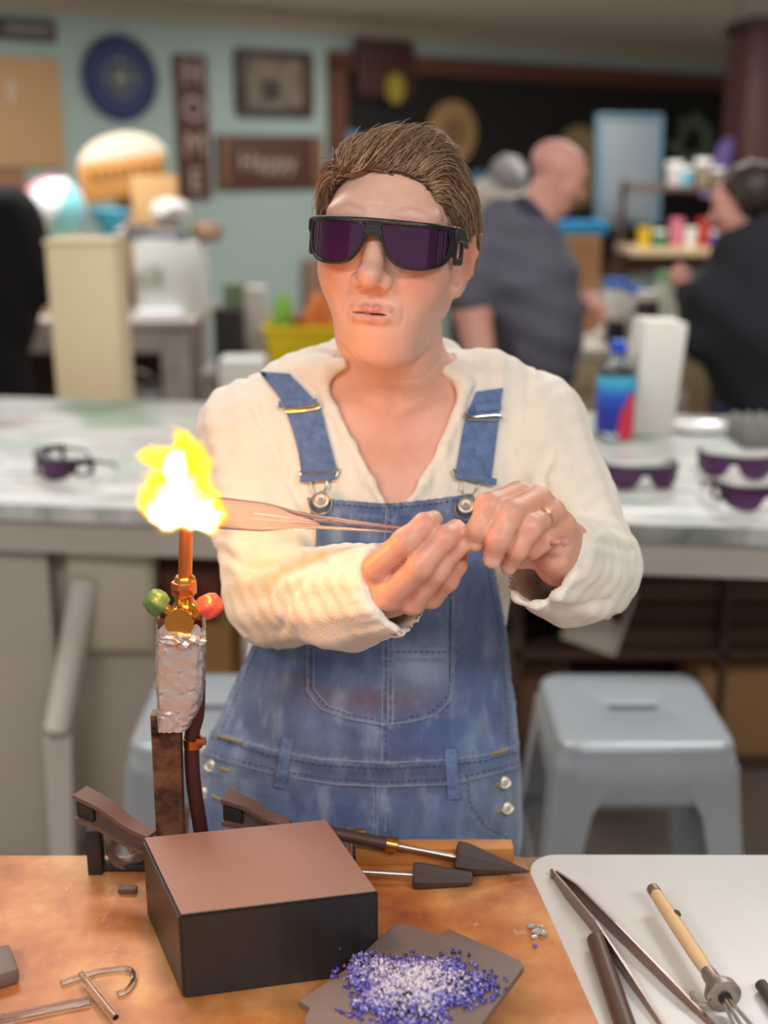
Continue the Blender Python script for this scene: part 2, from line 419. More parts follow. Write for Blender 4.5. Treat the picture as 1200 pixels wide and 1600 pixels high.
V, F = mesh_sdf(body, (-.35, .88, ZBOT-.02), (.35, 1.46, HO.z+.17), .0019)
def skin_cols(V):
    q = toH(V); u, v = proj(V); base = np.tile(A3(lin((224, 178, 158))), (len(V), 1)); red = A3(lin((208, 124, 100))); m = q.copy(); m[:, 0] = np.abs(m[:, 0])
    hd = ln(q) < .16
    base = mixc(base, red, .55*gau(m, (.042, .07, -.030), (.022, .05, .022))*hd)
    base = mixc(base, red, .45*gau(q, (0, .11, -.032), (.014, .02, .012))*hd)
    base = mixc(base, red, .75*gau(m, (.076, -.012, -.008), (.010, .028, .028))*hd)
    base = mixc(base, red, .35*gau(q, (0, .06, -.09), (.03, .05, .02))*hd)
    up, lo = lips(m, .0009)
    base = mixc(base, A3(lin((206, 132, 124))), np.clip(-np.minimum(up, lo)/.0010, 0, 1)*hd*.85)
    base = mixc(base, A3(lin((60, 25, 22))), np.clip(-ell(q, (-.002, .090, -.0645), (.0190, .014, .0010))/.0006, 0, 1)*hd)
    base = mixc(base, A3(lin((170, 120, 90))), .30*np.exp(-(line2(m[:, 0], m[:, 2], [(.014, .031), (.030, .036), (.048, .029)])/.0025)**2)*hd*(q[:, 1] > .03))
    ch = (v > 600) & (v < 800) & (V[:, 1] > 1.1)
    base = mixc(base, A3(lin((206, 132, 108))), .55*np.exp(-((u-610)/80)**2-((v-680)/85)**2)*ch)
    hands = (V[:, 1] < 1.06) & (v > 720)
    kn = np.zeros(len(V), np.float32)
    for L in F1+F2:
        for p in (L[0], L[1], L[2]): kn = np.maximum(kn, np.exp(-((u-p[0])**2+(v-p[1])**2)/13**2))
    base = mixc(base, A3(lin((222, 158, 132))), hands*.6); base = mixc(base, red, .28*kn*hands)
    return base
u, v = proj(V); Nb = grad(body, V); fc_ = (Nb[:, 1] < .1).astype(np.float32); dsp = np.zeros(len(V), np.float32)
for L_, a_, w_ in (([(552, 552), (580, 580), (620, 596), (664, 590), (688, 560)], .0011, 2.2), ([(545, 560), (566, 590), (600, 612)], .0008, 2.2), ([(690, 590), (672, 606), (640, 612)], .0007, 2.4), ([(600, 640), (560, 622), (520, 616)], -.0018, 9), ([(632, 640), (670, 622), (706, 612)], -.0018, 9), ([(616, 612), (616, 636)], .0018, 9),
                   ([(530, 322), (570, 318), (610, 320)], .0004, 1.6), ([(620, 322), (660, 320)], .0004, 1.6), ([(614, 456), (630, 476), (631, 498), (625, 510)], .0008, 3.4), ([(552, 466), (541, 482), (540, 498)], .0006, 3.0), ([(532, 540), (556, 567), (598, 581), (645, 572), (676, 545), (692, 500)], .0020, 3.5)): dsp += a_*np.exp(-(line2(u, v, L_)/w_)**2)
V = V-Nb*(dsp*fc_*(V[:, 1] > 1.07))[:, None]
np_obj('body', V, F, m_skin, woman, col=skin_cols(V)*(.93+.14*fbm(V, .012, 3, 5))[:, None])
m_nail = mat('nail', (230, 178, 160), rough=.25, coat=.3)
def nail(L, s=1.0, up=(0, -1, .35)):
    a = W(*L[-2][:3]); b = W(*L[-1][:3]); t = (b-a).normalized(); n = Vector(up); n = (n-t*n.dot(t)).normalized(); x = t.cross(n); r = L[-1][3]*PX(L[-1][2])
    vs = []; fs = []; nu, nv = 7, 7
    for i in range(nu):
        for j in range(nv):
            ang = (j/(nv-1)-.5)*1.5; q = i/(nu-1); wd = .82+.18*math.sin(PI*q)
            s_l = -.006+.0105*q; rad = (r if s_l < 0 else math.sqrt(max(r*r-s_l*s_l, .1*r*r)))*1.0+.0006
            vs.append(b+t*s_l+x*math.sin(ang*wd)*rad+n*math.cos(ang*wd)*rad)
    k = len(vs); fs = [(i*nv+j, i*nv+j+1, (i+1)*nv+j+1, (i+1)*nv+j) for i in range(nu-1) for j in range(nv-1)]
    mb = MB(); mb.add(vs, fs); mb.add([p-n*.0012 for p in vs], [f[::-1] for f in fs]); return mb
for L in F2[:3]: nail(L).build('fingernail', m_nail, woman)
# ---------------------------------------------------------------- hair
FACEP = [(-.0645, -.03), (-.0600, .020), (-.0570, .046), (-.044, .060), (-.014, .067), (.016, .066), (.036, .060), (.048, .042), (.055, .015), (.058, -.03)]
def hair_local(q):
    m = q.copy(); m[:, 0] = np.abs(m[:, 0])
    d = ell(q, (0, -.014, .034), (.0730, .098, .0785))
    d = smin(d, ell(q, (.0, -.060, -.015), (.062, .050, .060)), .03)
    d = smin(d, cap(q, (-.030, .045, .072), (.030, .030, .082), .024, .026), .03)
    d = smin(d, cap(q, (.057, .005, .045), (.062, -.038, .0), .016, .017), .025)
    d = smin(d, cap(q, (-.060, .030, .060), (-.066, .012, .01), .010, .008), .02)
    fo = poly2(q[:, 0], q[:, 2], FACEP[::-1] + [(-.2, -.03), (-.2, -.2), (.2, -.2), (.2, -.03)][::1])
    fo = poly2(q[:, 0], q[:, 2], [(-.0645, -.2), (-.0645, -.03)]+FACEP[1:]+[(.058, -.2)])
    fo = np.maximum(fo, -.0+(.018-q[:, 1]))                      # only the front half is cut away
    d = smax(d, -fo, .006)
    low = np.where(q[:, 1] > -.002, .012-q[:, 2], np.where(q[:, 1] > -.045, .022-q[:, 2], -.022-q[:, 2]))
    return smax(d, low.astype(np.float32), .006)
def hairW(P): return hair_local(toH(P))*HS
Vh, Fh = mesh_sdf(hairW, (HO.x-.13, HO.y-.15, HO.z-.12), (HO.x+.13, HO.y+.17, HO.z+.18), .003)
# strands, combed back from the forehead
Ns = 11000; idx = rng.choice(len(Vh), Ns); X = toH(Vh[idx])+rng.normal(0, .0015, (Ns, 3)).astype(np.float32)
front = rng.rand(Ns) < .30
fx = rng.uniform(-.058, .055, Ns); fz = np.interp(fx, [p[0] for p in FACEP[2:8]], [p[1] for p in FACEP[2:8]])+rng.uniform(0, .012, Ns)
X[front, 0] = fx[front]; X[front, 2] = fz[front]; X[front, 1] = .06
steps = 8; step = .0062; pts = []; lift = rng.uniform(-.0005, .0045, Ns).astype(np.float32)
lift[rng.rand(Ns) < .06] += .005; jit = rng.normal(0, .19, (Ns, 3)).astype(np.float32)
for s in range(steps):
    for _ in range(2 if s == 0 else 1):
        dd = hair_local(X); g = grad(hair_local, X); X = X-(dd-lift*(s/steps+.15))[:, None]*g
    pts.append(X.copy())
    side = np.clip((np.abs(X[:, 0])-.03)/.04, 0, 1)
    fr1 = np.clip((X[:, 1]-.02)/.04, 0, 1); sgn = np.sign(X[:, 0])
    dirv = np.stack([.45*(1-side)+.12*sgn*side, -.9+.25*fr1, .75*fr1*(1-side)-.15-1.0*side*(1-.75*fr1)], 1)+jit*.9
    dirv = dirv-np.einsum('ij,ij->i', dirv, g)[:, None]*g; dirv /= ln(dirv.astype(np.float32))[:, None]
    X = (X+dirv*step).astype(np.float32)
pts = np.stack(pts, 1)                                        # Ns, steps, 3
T = np.gradient(pts, axis=1); T /= np.linalg.norm(T, axis=2, keepdims=True)+1e-9
Nn = pts-A3((0, -.01, .02)); Nn /= np.linalg.norm(Nn, axis=2, keepdims=True); Sd = np.cross(T, Nn)
rad = (np.linspace(1, .25, steps)[None, :]*rng.uniform(.00045, .00095, Ns)[:, None])[..., None]
ring = np.stack([pts+Sd*rad, pts-Sd*rad, pts+Nn*rad*1.2], 2)   # Ns, steps, 3 corners, 3
HVs = (HOa+(ring.reshape(-1, 3)*HS) @ HR.T).astype(np.float32)
b = np.arange(Ns*steps).reshape(Ns, steps)[:, :-1].ravel()*3; q = []
for k in range(3): k2 = (k+1) % 3; q.append(np.stack([b+k, b+k2, b+3+k2, b+3+k], 1))
HF = np.concatenate(q)
cA = A3(lin((96, 68, 50))); cB = A3(lin((186, 154, 124))); tt = np.repeat(rng.rand(Ns)**1.5, steps*3)
hc = cA+(cB-cA)*tt[:, None]
baseC = np.tile(A3(lin((84, 60, 46))), (len(Vh), 1))
m_hair = mat('hair', (80, 58, 44), rough=.42, attr=True, spec=.35)
np_obj('hair', np.concatenate([Vh, HVs]), np.concatenate([Fh, HF+len(Vh)]), m_hair, woman, col=np.concatenate([baseC, hc]), label='short light brown hair swept back')
# ---------------------------------------------------------------- sweater
def fr(P, a, b):
    a = A3(a); b = A3(b); t = b-a; t /= np.linalg.norm(t); return (P-a) @ t
CU1 = [ELL_, W(540, 938, 1.06), W(625, 925, .985)]; CU2 = [ELR_, W(893, 898, 1.09), W(842, 888, 1.015)]
n1 = (CU1[2]-CU1[1]).normalized(); n1 = (n1+Vector((.28, .0, .42))).normalized()
n2 = (CU2[2]-CU2[1]).normalized(); n2 = (n2+Vector((-.3, .1, .28))).normalized()
def ribs(P, a, b, n, amp):
    a = A3(a); b = A3(b); t = b-a; t /= np.linalg.norm(t); e1 = np.cross(t, A3((0, 1, 0))); e1 /= np.linalg.norm(e1); e2 = np.cross(t, e1)
    p = P-a; ang = np.arctan2(p @ e2, p @ e1); return amp*np.cos(n*ang)
def sleeves(P):
    d1 = chain(P, [W(388, 678, 1.295), W(398, 800, 1.24), ELL_, CU1[1], CU1[2]], [.047, .046, .0475, .042, .037], .03)
    d2 = chain(P, [W(836, 668, 1.295), W(886, 790, 1.235), W(918, 888, 1.165), CU2[1], CU2[2]], [.047, .046, .0465, .044, .037], .03)
    i1 = smin(cap(P, CU1[1], CU1[2]+n1*.03, .034, .034), sph(P, W(640, 945, .985), .028), .01)
    i2 = cap(P, CU2[1], CU2[2]+n2*.03, .036, .035)
    a1 = (P-A3(CU1[2])) @ A3(n1); a2 = (P-A3(CU2[2])) @ A3(n2)
    m1 = np.exp(-(np.maximum(-a1, 0)/.05)**2); d1 = d1+ribs(P, CU1[1], CU1[2], 22, .0009)*m1
    d1 = smin(d1, cap(P, ELL_, WRL, .041, .036), .02); d2 = smin(d2, cap(P, ELR_, WRR, .040, .034), .02)
    d1 = smin(d1, cap(P, SHL, ELL_, .046, .0425), .02); d2 = smin(d2, cap(P, SHR, ELR_, .046, .0435), .02)
    d1 = smax(d1, a1, .003); d1 = np.maximum(d1, -i1); d2 = smax(d2, a2, .003); d2 = np.maximum(d2, -i2)
    return d1, d2
VN = [(520, 540), (508, 600), (545, 690), (580, 760), (600, 795), (625, 795), (655, 760), (690, 690), (716, 620), (722, 575), (700, 540), (620, 500)]
def torso_sw(P):
    d = loft_sdf(P, TSW, ZBOT+.12, ZTOP+.01)
    return smin(d, chain(P, [W(388, 672, 1.295), W(470, 618, 1.30), NB, W(760, 612, 1.30), W(836, 662, 1.295)], [.046, .037, .050, .038, .047], .03), .05)
HOODL = [(536, 568, 1.235, 9), (500, 576, 1.262, 15), (466, 590, 1.285, 17), (436, 606, 1.30, 16)]
HOODR = [(694, 580, 1.250, 8), (722, 590, 1.27, 15), (762, 606, 1.285, 18), (812, 622, 1.30, 20)]
BACKN = [(500, 566, 1.30, 24), (540, 556, 1.365, 26), (615, 552, 1.385, 28), (690, 560, 1.37, 26), (740, 590, 1.31, 22)]
TRIML = [(512, 568, 1.25, 9), (500, 596, 1.235, 8), (518, 640, 1.215, 7), (548, 695, 1.195, 6), (578, 752, 1.18, 6), (600, 792, 1.172, 5)]
TRIMR = [(706, 580, 1.262, 8), (726, 604, 1.25, 8), (716, 650, 1.215, 7), (694, 700, 1.20, 6), (662, 755, 1.185, 6), (636, 795, 1.175, 5)]
def surf_y(L, off=0.):
    """put points of a list onto the sweater front surface by marching along their rays"""
    out = []
    for (u, v, y, r) in L:
        t = np.linspace(1.08, 1.36, 141); P = np.array([W(u, v, a) for a in t], np.float32); d = torso_sw(P); k = np.argmax(d < 0)
        out.append((u, v, (t[k] if (d < 0).any() else y)-off, r))
    return out
TRIML = TRIML[:1]+surf_y(TRIML[1:], .001); TRIMR = TRIMR[:1]+surf_y(TRIMR[1:], .001)
def sweater(P):
    d = torso_sw(P); u, v = proj(P); px = (P[:, 1]/.95)/FPX
    vn = poly2(u, v, VN)*px; vn = np.where(P[:, 1] > 1.31, np.maximum(vn, P[:, 1]-1.31), vn)
    d = smax(d, -vn, .004)
    for L, k in ((HOODL, .02), (HOODR, .02), (BACKN, .02), (TRIML, .006), (TRIMR, .006)):
        p, r = hpts(L); d = smin(d, near(P, (A3(p[0])+A3(p[-1]))/2, .16, lambda Q: chain(Q, p, r, .012)), k)
    neck = cap(P, NB, NT, .060, .056); d = smax(d, -neck, .006)
    d1, d2 = sleeves(P); d = smin(d, d1, .022); d = smin(d, d2, .022)
    return d
V, F = mesh_sdf(sweater, (-.33, .93, ZBOT+.09), (.33, 1.47, ZTOP+.09), .0026)
Nrm = grad(sweater, V); u, v = proj(V)
def segang(V, a, b):
    a = A3(a); b = A3(b); t = b-a; t /= np.linalg.norm(t); e1 = np.cross(t, A3((0, 1, 0))); e1 /= np.linalg.norm(e1); e2 = np.cross(t, e1); p = V-a
    return np.arctan2(p @ e2, p @ e1), p @ t
disp = np.zeros(len(V), np.float32)
segs = [(W(388, 678, 1.295), ELL_), (ELL_, CU1[2]), (W(836, 668, 1.295), ELR_), (ELR_, CU2[2])]
ds = np.stack([cap(V, a, b, .045, .045) for a, b in segs], 1); w4 = np.exp(-np.maximum(ds, 0)/.006); tors = torso_sw(V) < .003
for i, (a, b) in enumerate(segs):
    ang, h = segang(V, a, b); best = (ds.argmin(1) == i) & ~tors
    disp += best*(.0011*np.cos(ang*9)+.0005*np.sin(h*260+3*np.sin(ang*3)))
disp += tors*(.0007*np.cos(V[:, 0]*2*PI/.021))
cre = np.zeros(len(V), np.float32)
for ln_ in ([(478, 800), (455, 760), (400, 640)], [(500, 872), (440, 900), (410, 935)], [(505, 880), (450, 930), (440, 985)], [(470, 865), (420, 880), (390, 900)],
            [(850, 760), (880, 800), (930, 830)], [(880, 800), (930, 845), (985, 860)], [(820, 930), (880, 950), (950, 940)], [(870, 700), (850, 740), (842, 790)], [(345, 860), (380, 885), (430, 885)]):
    dd = line2(u, v, ln_); cre += .0022*np.exp(-(dd/6)**2)-.0010*np.exp(-((dd-14)/8)**2)
disp -= cre*(Nrm[:, 1] < .2)
V = V+Nrm*disp[:, None]
m_knit = mat('cream_knit', (238, 231, 218), rough=.9, var=.05, vscale=40, bump=.5, bscale=420, sheen=.3)
np_obj('sweater', V, F, m_knit, woman, label='cream ribbed knit hooded sweater with loose cuffs')
sw_bvh = BVHTree.FromPolygons([tuple(p) for p in V], [tuple(int(i) for i in f) for f in F])
# ---------------------------------------------------------------- overalls
ZW = W(600, 1172, 1.16).z
OROWS = [(760, 385, 828, 1.158, 1.40), (850, 388, 815, 1.155, 1.40), (920, 392, 802, 1.155, 1.395), (1000, 383, 796, 1.140, 1.40), (1080, 366, 801, 1.122, 1.41), (1150, 332, 808, 1.112, 1.425),
         (1200, 312, 812, 1.112, 1.43), (1260, 300, 814, 1.118, 1.435), (1340, 296, 816, 1.13, 1.44), (1420, 300, 812, 1.15, 1.43)]
TOV = loft(OROWS, .0)
BIB = [(480, 777), (545, 783), (600, 787), (612, 787), (680, 780), (738, 771), (752, 840), (772, 890), (790, 980), (800, 1080), (806, 1200), (300, 1210), (338, 1140), (368, 1065), (404, 985), (470, 930), (492, 880), (494, 830)]
ZL = W(600, 1420, 1.15).z+.01
def overalls(P):
    d = loft_sdf(P, TOV, ZL, None, 2.35)
    d = smin(d, torso_sw(P)-.0045, .01)
    u, v = proj(P); px = (P[:, 1]/.95)/FPX
    bib = np.maximum(np.maximum(d, poly2(u, v, BIB)*px), P[:, 1]-1.285)
    low = smax(d, P[:, 2]-(ZW+.012+.05*(P[:, 1]-1.16)), .006)
    core = np.maximum(d, P[:, 2]-ZW-.2)*0+9
    return smin(bib, low, .004)
V, F = mesh_sdf(overalls, (-.36, 1.05, ZL-.02), (.33, 1.48, W(600, 760, 1.16).z+.02), .0021)
Nrm = grad(overalls, V); u, v = proj(V); fr_ = (Nrm[:, 1] < .1)
WBT = [(330, 1143), (360, 1152), (420, 1172), (500, 1187), (600, 1193), (700, 1188), (760, 1180), (808, 1166)]
WBB = [(318, 1178), (360, 1192), (440, 1212), (520, 1225), (600, 1229), (690, 1226), (720, 1222), (760, 1212), (812, 1198)]
PK = [(480, 1000), (480, 1082), (502, 1108), (540, 1122), (598, 1133), (640, 1128), (680, 1118), (706, 1092), (709, 1070), (709, 930), (480, 930)]
PKL = PK[:10]
CS = [(604, 787), (598, 900), (597, 1133), (597, 1190)]
FLY = [(584, 1229), (584, 1290), (580, 1345)]
PR = [(722, 1218), (728, 1262), (752, 1296), (800, 1318)]; PLf = [(355, 1205), (352, 1222), (430, 1240), (425, 1205)]
BT = [(480, 777), (545, 783), (600, 787), (612, 787), (680, 780), (738, 771)]
BT2 = [(p[0], p[1]+24) for p in BT]
ES = [(806, 1175), (800, 1080), (790, 980), (772, 890), (752, 840), (738, 771)]; ESL = [(332, 1150), (368, 1065), (404, 985)]
disp = np.zeros(len(V), np.float32); wear = np.zeros(len(V), np.float32); dark = np.zeros(len(V), np.float32)
pin = poly2(u, v, PK); disp += .0022*np.clip(.5-pin/3, 0, 1)
wb = poly2(u, v, WBT+WBB[::-1]); disp += .0020*np.clip(.5-wb/3, 0, 1)
pkt = poly2(u, v, [(598, 1008), (709, 1008), (709, 1030), (598, 1030)]); disp += .0008*np.clip(.5-pkt/3, 0, 1)
puck = np.sin((u+v*.3)*.55)*.5+.5*np.sin((v-u*.2)*.43)
def seam(line, wd=6, off=0, a=.0009):
    global disp, wear, dark
    d = line2(u, v, line); g = np.exp(-((d-off)/wd)**2); disp += a*g*(.8+.6*puck); wear += .55*g*(.55+.6*puck); dark += .5*np.exp(-(d/2.2)**2)*(off == 0)
for L_ in (WBT, WBB, CS, FLY, PR, ES, ESL, BT, BT2): seam(L_)
seam(PKL, 7); seam([(p[0]+12, p[1]) for p in CS[:3]], 5); seam([(598, 1030), (709, 1030)], 4); seam([(598, 1008), (709, 1008)], 4); seam([(604, 1229), (606, 1300)], 5)
# big soft folds of the cloth
for ln_, a, wd in (([(440, 1230), (470, 1290), (480, 1340)], .004, 16), ([(690, 1240), (660, 1290), (650, 1340)], .004, 16), ([(560, 1260), (540, 1330)], .003, 12), ([(640, 1250), (625, 1330)], .003, 12),
                   ([(420, 1010), (400, 1080), (390, 1150)], .004, 18), ([(760, 960), (755, 1060), (770, 1150)], .004, 16), ([(520, 1140), (560, 1160), (600, 1165)], .003, 12), ([(640, 830), (625, 900), (600, 960)], .003, 20),
                   ([(740, 900), (735, 1000), (725, 1060)], .003, 12), ([(740, 1230), (770, 1260), (790, 1300)], .0035, 14), ([(350, 1240), (330, 1300)], .004, 14), ([(360, 1165), (440, 1195), (520, 1208)], .0015, 7)):
    disp -= a*np.exp(-(line2(u, v, ln_)/wd)**2)
V = V+Nrm*(disp*fr_)[:, None]
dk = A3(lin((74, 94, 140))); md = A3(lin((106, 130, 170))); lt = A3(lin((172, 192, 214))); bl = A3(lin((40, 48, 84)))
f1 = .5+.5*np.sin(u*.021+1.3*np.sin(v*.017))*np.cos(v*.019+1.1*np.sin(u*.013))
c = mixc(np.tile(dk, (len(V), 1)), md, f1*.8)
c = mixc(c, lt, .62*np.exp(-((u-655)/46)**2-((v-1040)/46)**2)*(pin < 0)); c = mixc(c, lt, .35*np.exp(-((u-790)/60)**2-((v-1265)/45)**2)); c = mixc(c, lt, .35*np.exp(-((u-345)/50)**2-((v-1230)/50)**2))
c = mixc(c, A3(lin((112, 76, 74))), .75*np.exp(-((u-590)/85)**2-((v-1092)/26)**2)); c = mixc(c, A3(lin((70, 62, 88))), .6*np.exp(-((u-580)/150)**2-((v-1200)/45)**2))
fb = fbm(V*A3((1, 1, .45)), .016, 4, 3); fb2 = fbm(V, .006, 3, 9)
c = mixc(c, lt, np.clip((fb-.52)*2.6, 0, 1)*.45); c = mixc(c, bl, np.clip((.47-fb)*2.6, 0, 1)*.4)
c = mixc(c, lt, np.clip(wear*(.25+1.6*np.clip(fb2-.38, 0, 1)*2), 0, 1)*.55); c = mixc(c, bl, np.clip(dark*.7+wear*np.clip(.5-fb2, 0, 1)*3.2, 0, 1)*.65)
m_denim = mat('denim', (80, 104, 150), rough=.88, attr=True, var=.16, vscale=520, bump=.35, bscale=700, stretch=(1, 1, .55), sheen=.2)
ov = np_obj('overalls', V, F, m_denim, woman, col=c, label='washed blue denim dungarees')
ov_bvh = BVHTree.FromPolygons([tuple(p) for p in V], [tuple(int(i) for i in f) for f in F])
CAMP = Vector((0, 0, CZ))
def hit(u, v, off=.0, bvhs=None, ymin=1.0):
    d = ray(u, v).normalized(); best = None
    for b in (bvhs or [ov_bvh]):
        st = CAMP+d*(ymin/d.y); h = b.ray_cast(st, d)
        if h[0] is not None and (best is None or h[3] < best[0]): best = (h[3], h[0])
    if best is None: return W(u, v, 1.2)
    return best[1]-d*off
def onpath(line, off=.0004, stepx=5, bvhs=None, ymin=1.06):
    out = []
    for a, b in zip(line[:-1], line[1:]):
        n = max(1, int(math.hypot(b[0]-a[0], b[1]-a[1])/stepx))
        for i in range(n): out.append(hit(a[0]+(b[0]-a[0])*i/n, a[1]+(b[1]-a[1])*i/n, off, bvhs, ymin))
    out.append(hit(line[-1][0], line[-1][1], off, bvhs, ymin)); return out
m_thr = mat('pale_thread', (150, 164, 188), rough=.8)
m_thrd = mat('dark_thread', (58, 56, 84), rough=.8)
st = MB()
def sh(L, dx, dy): return [(p[0]+dx, p[1]+dy) for p in L]
for L_ in (sh(WBT, 0, -1), WBB, CS, PKL, FLY, PR, sh(ES, -1, 0), BT, sh(FLY, 6, 0)):
    P_ = onpath(L_, .0006); st.tube(P_, .00055, 5)
for dx in (9, 17): st.tube(onpath(sh(CS[1:3], dx, 0)), .0006, 4)
for L_ in ([(600, 1008), (709, 1008)], [(600, 1030), (706, 1030)], [(700, 935), (699, 1070)], sh(PKL[:4], 10, -6), [(604, 1232), (602, 1300)]): st.tube(onpath(L_), .0005, 4)
st.build('edge_stitching', m_thr, ov, kind='stuff')
dsx = MB()
def dashes(L_, gap=9, ln2=5):
    P_ = onpath(L_, .0006, 1.0)
    for i in range(0, len(P_)-ln2, gap): dsx.tube([P_[i], P_[i+ln2//2], P_[i+ln2]], .0005, 4)
for L_ in (sh(WBT, 0, 9), sh(WBB, 0, -7), sh(PKL, 6, -5)[:5]+sh(PKL, -6, -5)[5:], sh(BT, 0, 7), sh(ES, -10, 0), sh(ESL, 9, 4), sh(CS[:1]+CS[1:], 6, 0), sh(PR, 8, -3), [(704, 940), (703, 1068)], [(602, 1019), (705, 1019)]): dashes(L_)
dsx.build('dashed_stitching', m_thrd, ov, kind='stuff')
# belt loops
def plate(line, wdt, th, bvhs=None, lift=.002, ymin=1.06, n=10):
    """a flat band following the surface under a line of picture points; returns a closed mesh"""
    P_ = onpath(line, 0, 6, bvhs, ymin); m = len(P_); L4 = []
    for i in range(m):
        t = (P_[min(i+1, m-1)]-P_[max(i-1, 0)]).normalized(); view = (CAMP-P_[i]).normalized(); s_ = t.cross(view).normalized(); n_ = s_.cross(t).normalized()
        if n_.dot(view) < 0: n_ = -n_
        L4.append([P_[i]-s_*wdt/2+n_*lift, P_[i]+s_*wdt/2+n_*lift, P_[i]+s_*wdt/2+n_*(lift+th), P_[i]-s_*wdt/2+n_*(lift+th)])
    vs = [p for r in L4 for p in r]; fs = [(i*4+k, i*4+(k+1) % 4, i*4+4+(k+1) % 4, i*4+4+k) for i in range(m-1) for k in range(4)]+[(3, 2, 1, 0), tuple(range(4*m-4, 4*m))]
    return MB().add(vs, fs)
m_den2 = mat('light_denim', (100, 122, 162), rough=.88, var=.3, vscale=200, bump=.4, bscale=600)
for L_ in ([(450, 1152), (444, 1190), (437, 1228)], [(704, 1168), (706, 1205), (709, 1246)]): plate(L_, .0125, .002, lift=.0025).build('belt_loop', m_den2, ov)
# buttons
m_btn = mat('button_metal', (176, 168, 156), rough=.38, metal=.85)
def button(P_, n_, r=.0085):
    mb = MB(); mb.lathe([(0, 0), (r, 0), (r, .0025), (r*.92, .0036), (r*.80, .0030), (r*.62, .0028), (r*.40, .0034), (r*.22, .0034), (r*.12, .0026), (0, .0026)], P_, n_, 24); return mb
def camdir(P_): return (CAMP-P_).normalized()
for (x_, y_) in ((331, 1196), (319, 1238), (787, 1222), (791, 1262)):
    P_ = hit(x_, y_, .001); button(P_, camdir(P_)+Vector((.25 if x_ > 600 else -.35, 0, 0)), .0082).build('button', m_btn, ov)
m_hole = mat('buttonhole_thread', (160, 138, 84), rough=.8)
for L_ in ([(342, 1150), (378, 1160)], [(345, 1200), (358, 1205)], [(332, 1243), (346, 1250)], [(768, 1178), (792, 1172)], [(772, 1228), (781, 1225)], [(775, 1270), (784, 1265)]):
    MB().tube(onpath(L_, .0012), .0018, 6).build('buttonhole', m_hole, ov)
# legs of the trousers and boots (hidden behind the bench but carrying her)
m_boot = mat('boot_leather', (60, 45, 38), rough=.5)
def leg(P, s):
    hx = .085*s+W(600, 1340, 1.29).x-.03; return chain(P, [(hx, 1.30, ZL+.03), (hx+.01*s, 1.27, .5), (hx+.015*s, 1.31, .09)], [.092, .068, .055], .05)
for s in (-1, 1):
    V, F = mesh_sdf(lambda P: np.maximum(leg(P, s), .055-P[:, 2]), (-.4, 1.1, .02), (.4, 1.5, ZL+.15), .007); np_obj('trouser_leg', V, F, m_den2, ov)
    hx = .1*s+W(600, 1340, 1.29).x-.03
    def boot(P): return np.maximum(smin(cap(P, (hx, 1.33, .06), (hx, 1.33, .12), .042, .040), ell(P, (hx, 1.27, .035), (.045, .125, .045)), .03), .001-P[:, 2])
    V, F = mesh_sdf(boot, (-.4, 1.05, -.02), (.4, 1.5, .2), .005); np_obj('boot', V, F, m_boot, woman)
# straps and their hardware
BV = [sw_bvh, ov_bvh]
def strap(L_, R_, rows, name_label):
    """L_, R_: left and right edges in the picture, laid on the sweater"""
    n = 18; m = 6; pts_ = []
    cl = curve([Vector((a[0], a[1], 0)) for a in L_], n//(len(L_)-1)+1); cr = curve([Vector((a[0], a[1], 0)) for a in R_], n//(len(R_)-1)+1); k = min(len(cl), len(cr)); vs = []; fs = []
    for i in range(k):
        a = cl[round(i*(len(cl)-1)/(k-1))]; b_ = cr[round(i*(len(cr)-1)/(k-1))]
        for j in range(m+1):
            q_ = a.lerp(b_, j/m); P_ = hit(q_.x, q_.y, 0, BV, 1.1); d = camdir(P_); e = .0005 if j in (0, m) else 0
            vs.append(P_+d*(.006-e))
    nv = len(vs); vs += [p-camdir(p)*.0055 for p in vs]; mm = m+1
    for i in range(k-1):
        for j in range(m): fs += [(i*mm+j, i*mm+j+1, (i+1)*mm+j+1, (i+1)*mm+j), (nv+i*mm+j, nv+(i+1)*mm+j, nv+(i+1)*mm+j+1, nv+i*mm+j+1)]
    for i in range(k-1):
        for j in (0, m): a, b_ = i*mm+j, (i+1)*mm+j; fs.append((a, b_, nv+b_, nv+a))
    for j in range(m):
        for i in (0, k-1): a, b_ = i*mm+j, i*mm+j+1; fs.append((a, b_, nv+b_, nv+a))
    return MB().add(vs, fs).build('strap', m_den2s, ov)
m_den2s = mat('strap_denim', (96, 120, 164), rough=.88, var=.34, vscale=110, bump=.4, bscale=600)
SL = ([(404, 580), (440, 628), (462, 690), (472, 742)], [(452, 584), (497, 634), (512, 680), (527, 738)])
SR = ([(744, 612), (726, 660), (712, 735)], [(786, 606), (779, 660), (768, 750)])
strap(*SL, 1, ''); strap(*SR, 1, '')
m_steel = mat('buckle_wire', (196, 190, 180), rough=.28, metal=.95)
def wire(L_, r=.0011, off=.008): return [hit(a, b_, off, BV, 1.1) for a, b_ in L_]
def dens(L_, n=4): c_ = curve([Vector((a, b_, 0)) for a, b_ in L_], n); return [(p.x, p.y) for p in c_]
def smoothw(L_, off=.0085):
    P_ = wire(dens(L_), off=off); out = P_[:]
    for _ in range(3): out = [out[0]]+[(out[i-1]+out[i]*2+out[i+1])/4 for i in range(1, len(out)-1)]+[out[-1]]
    return out
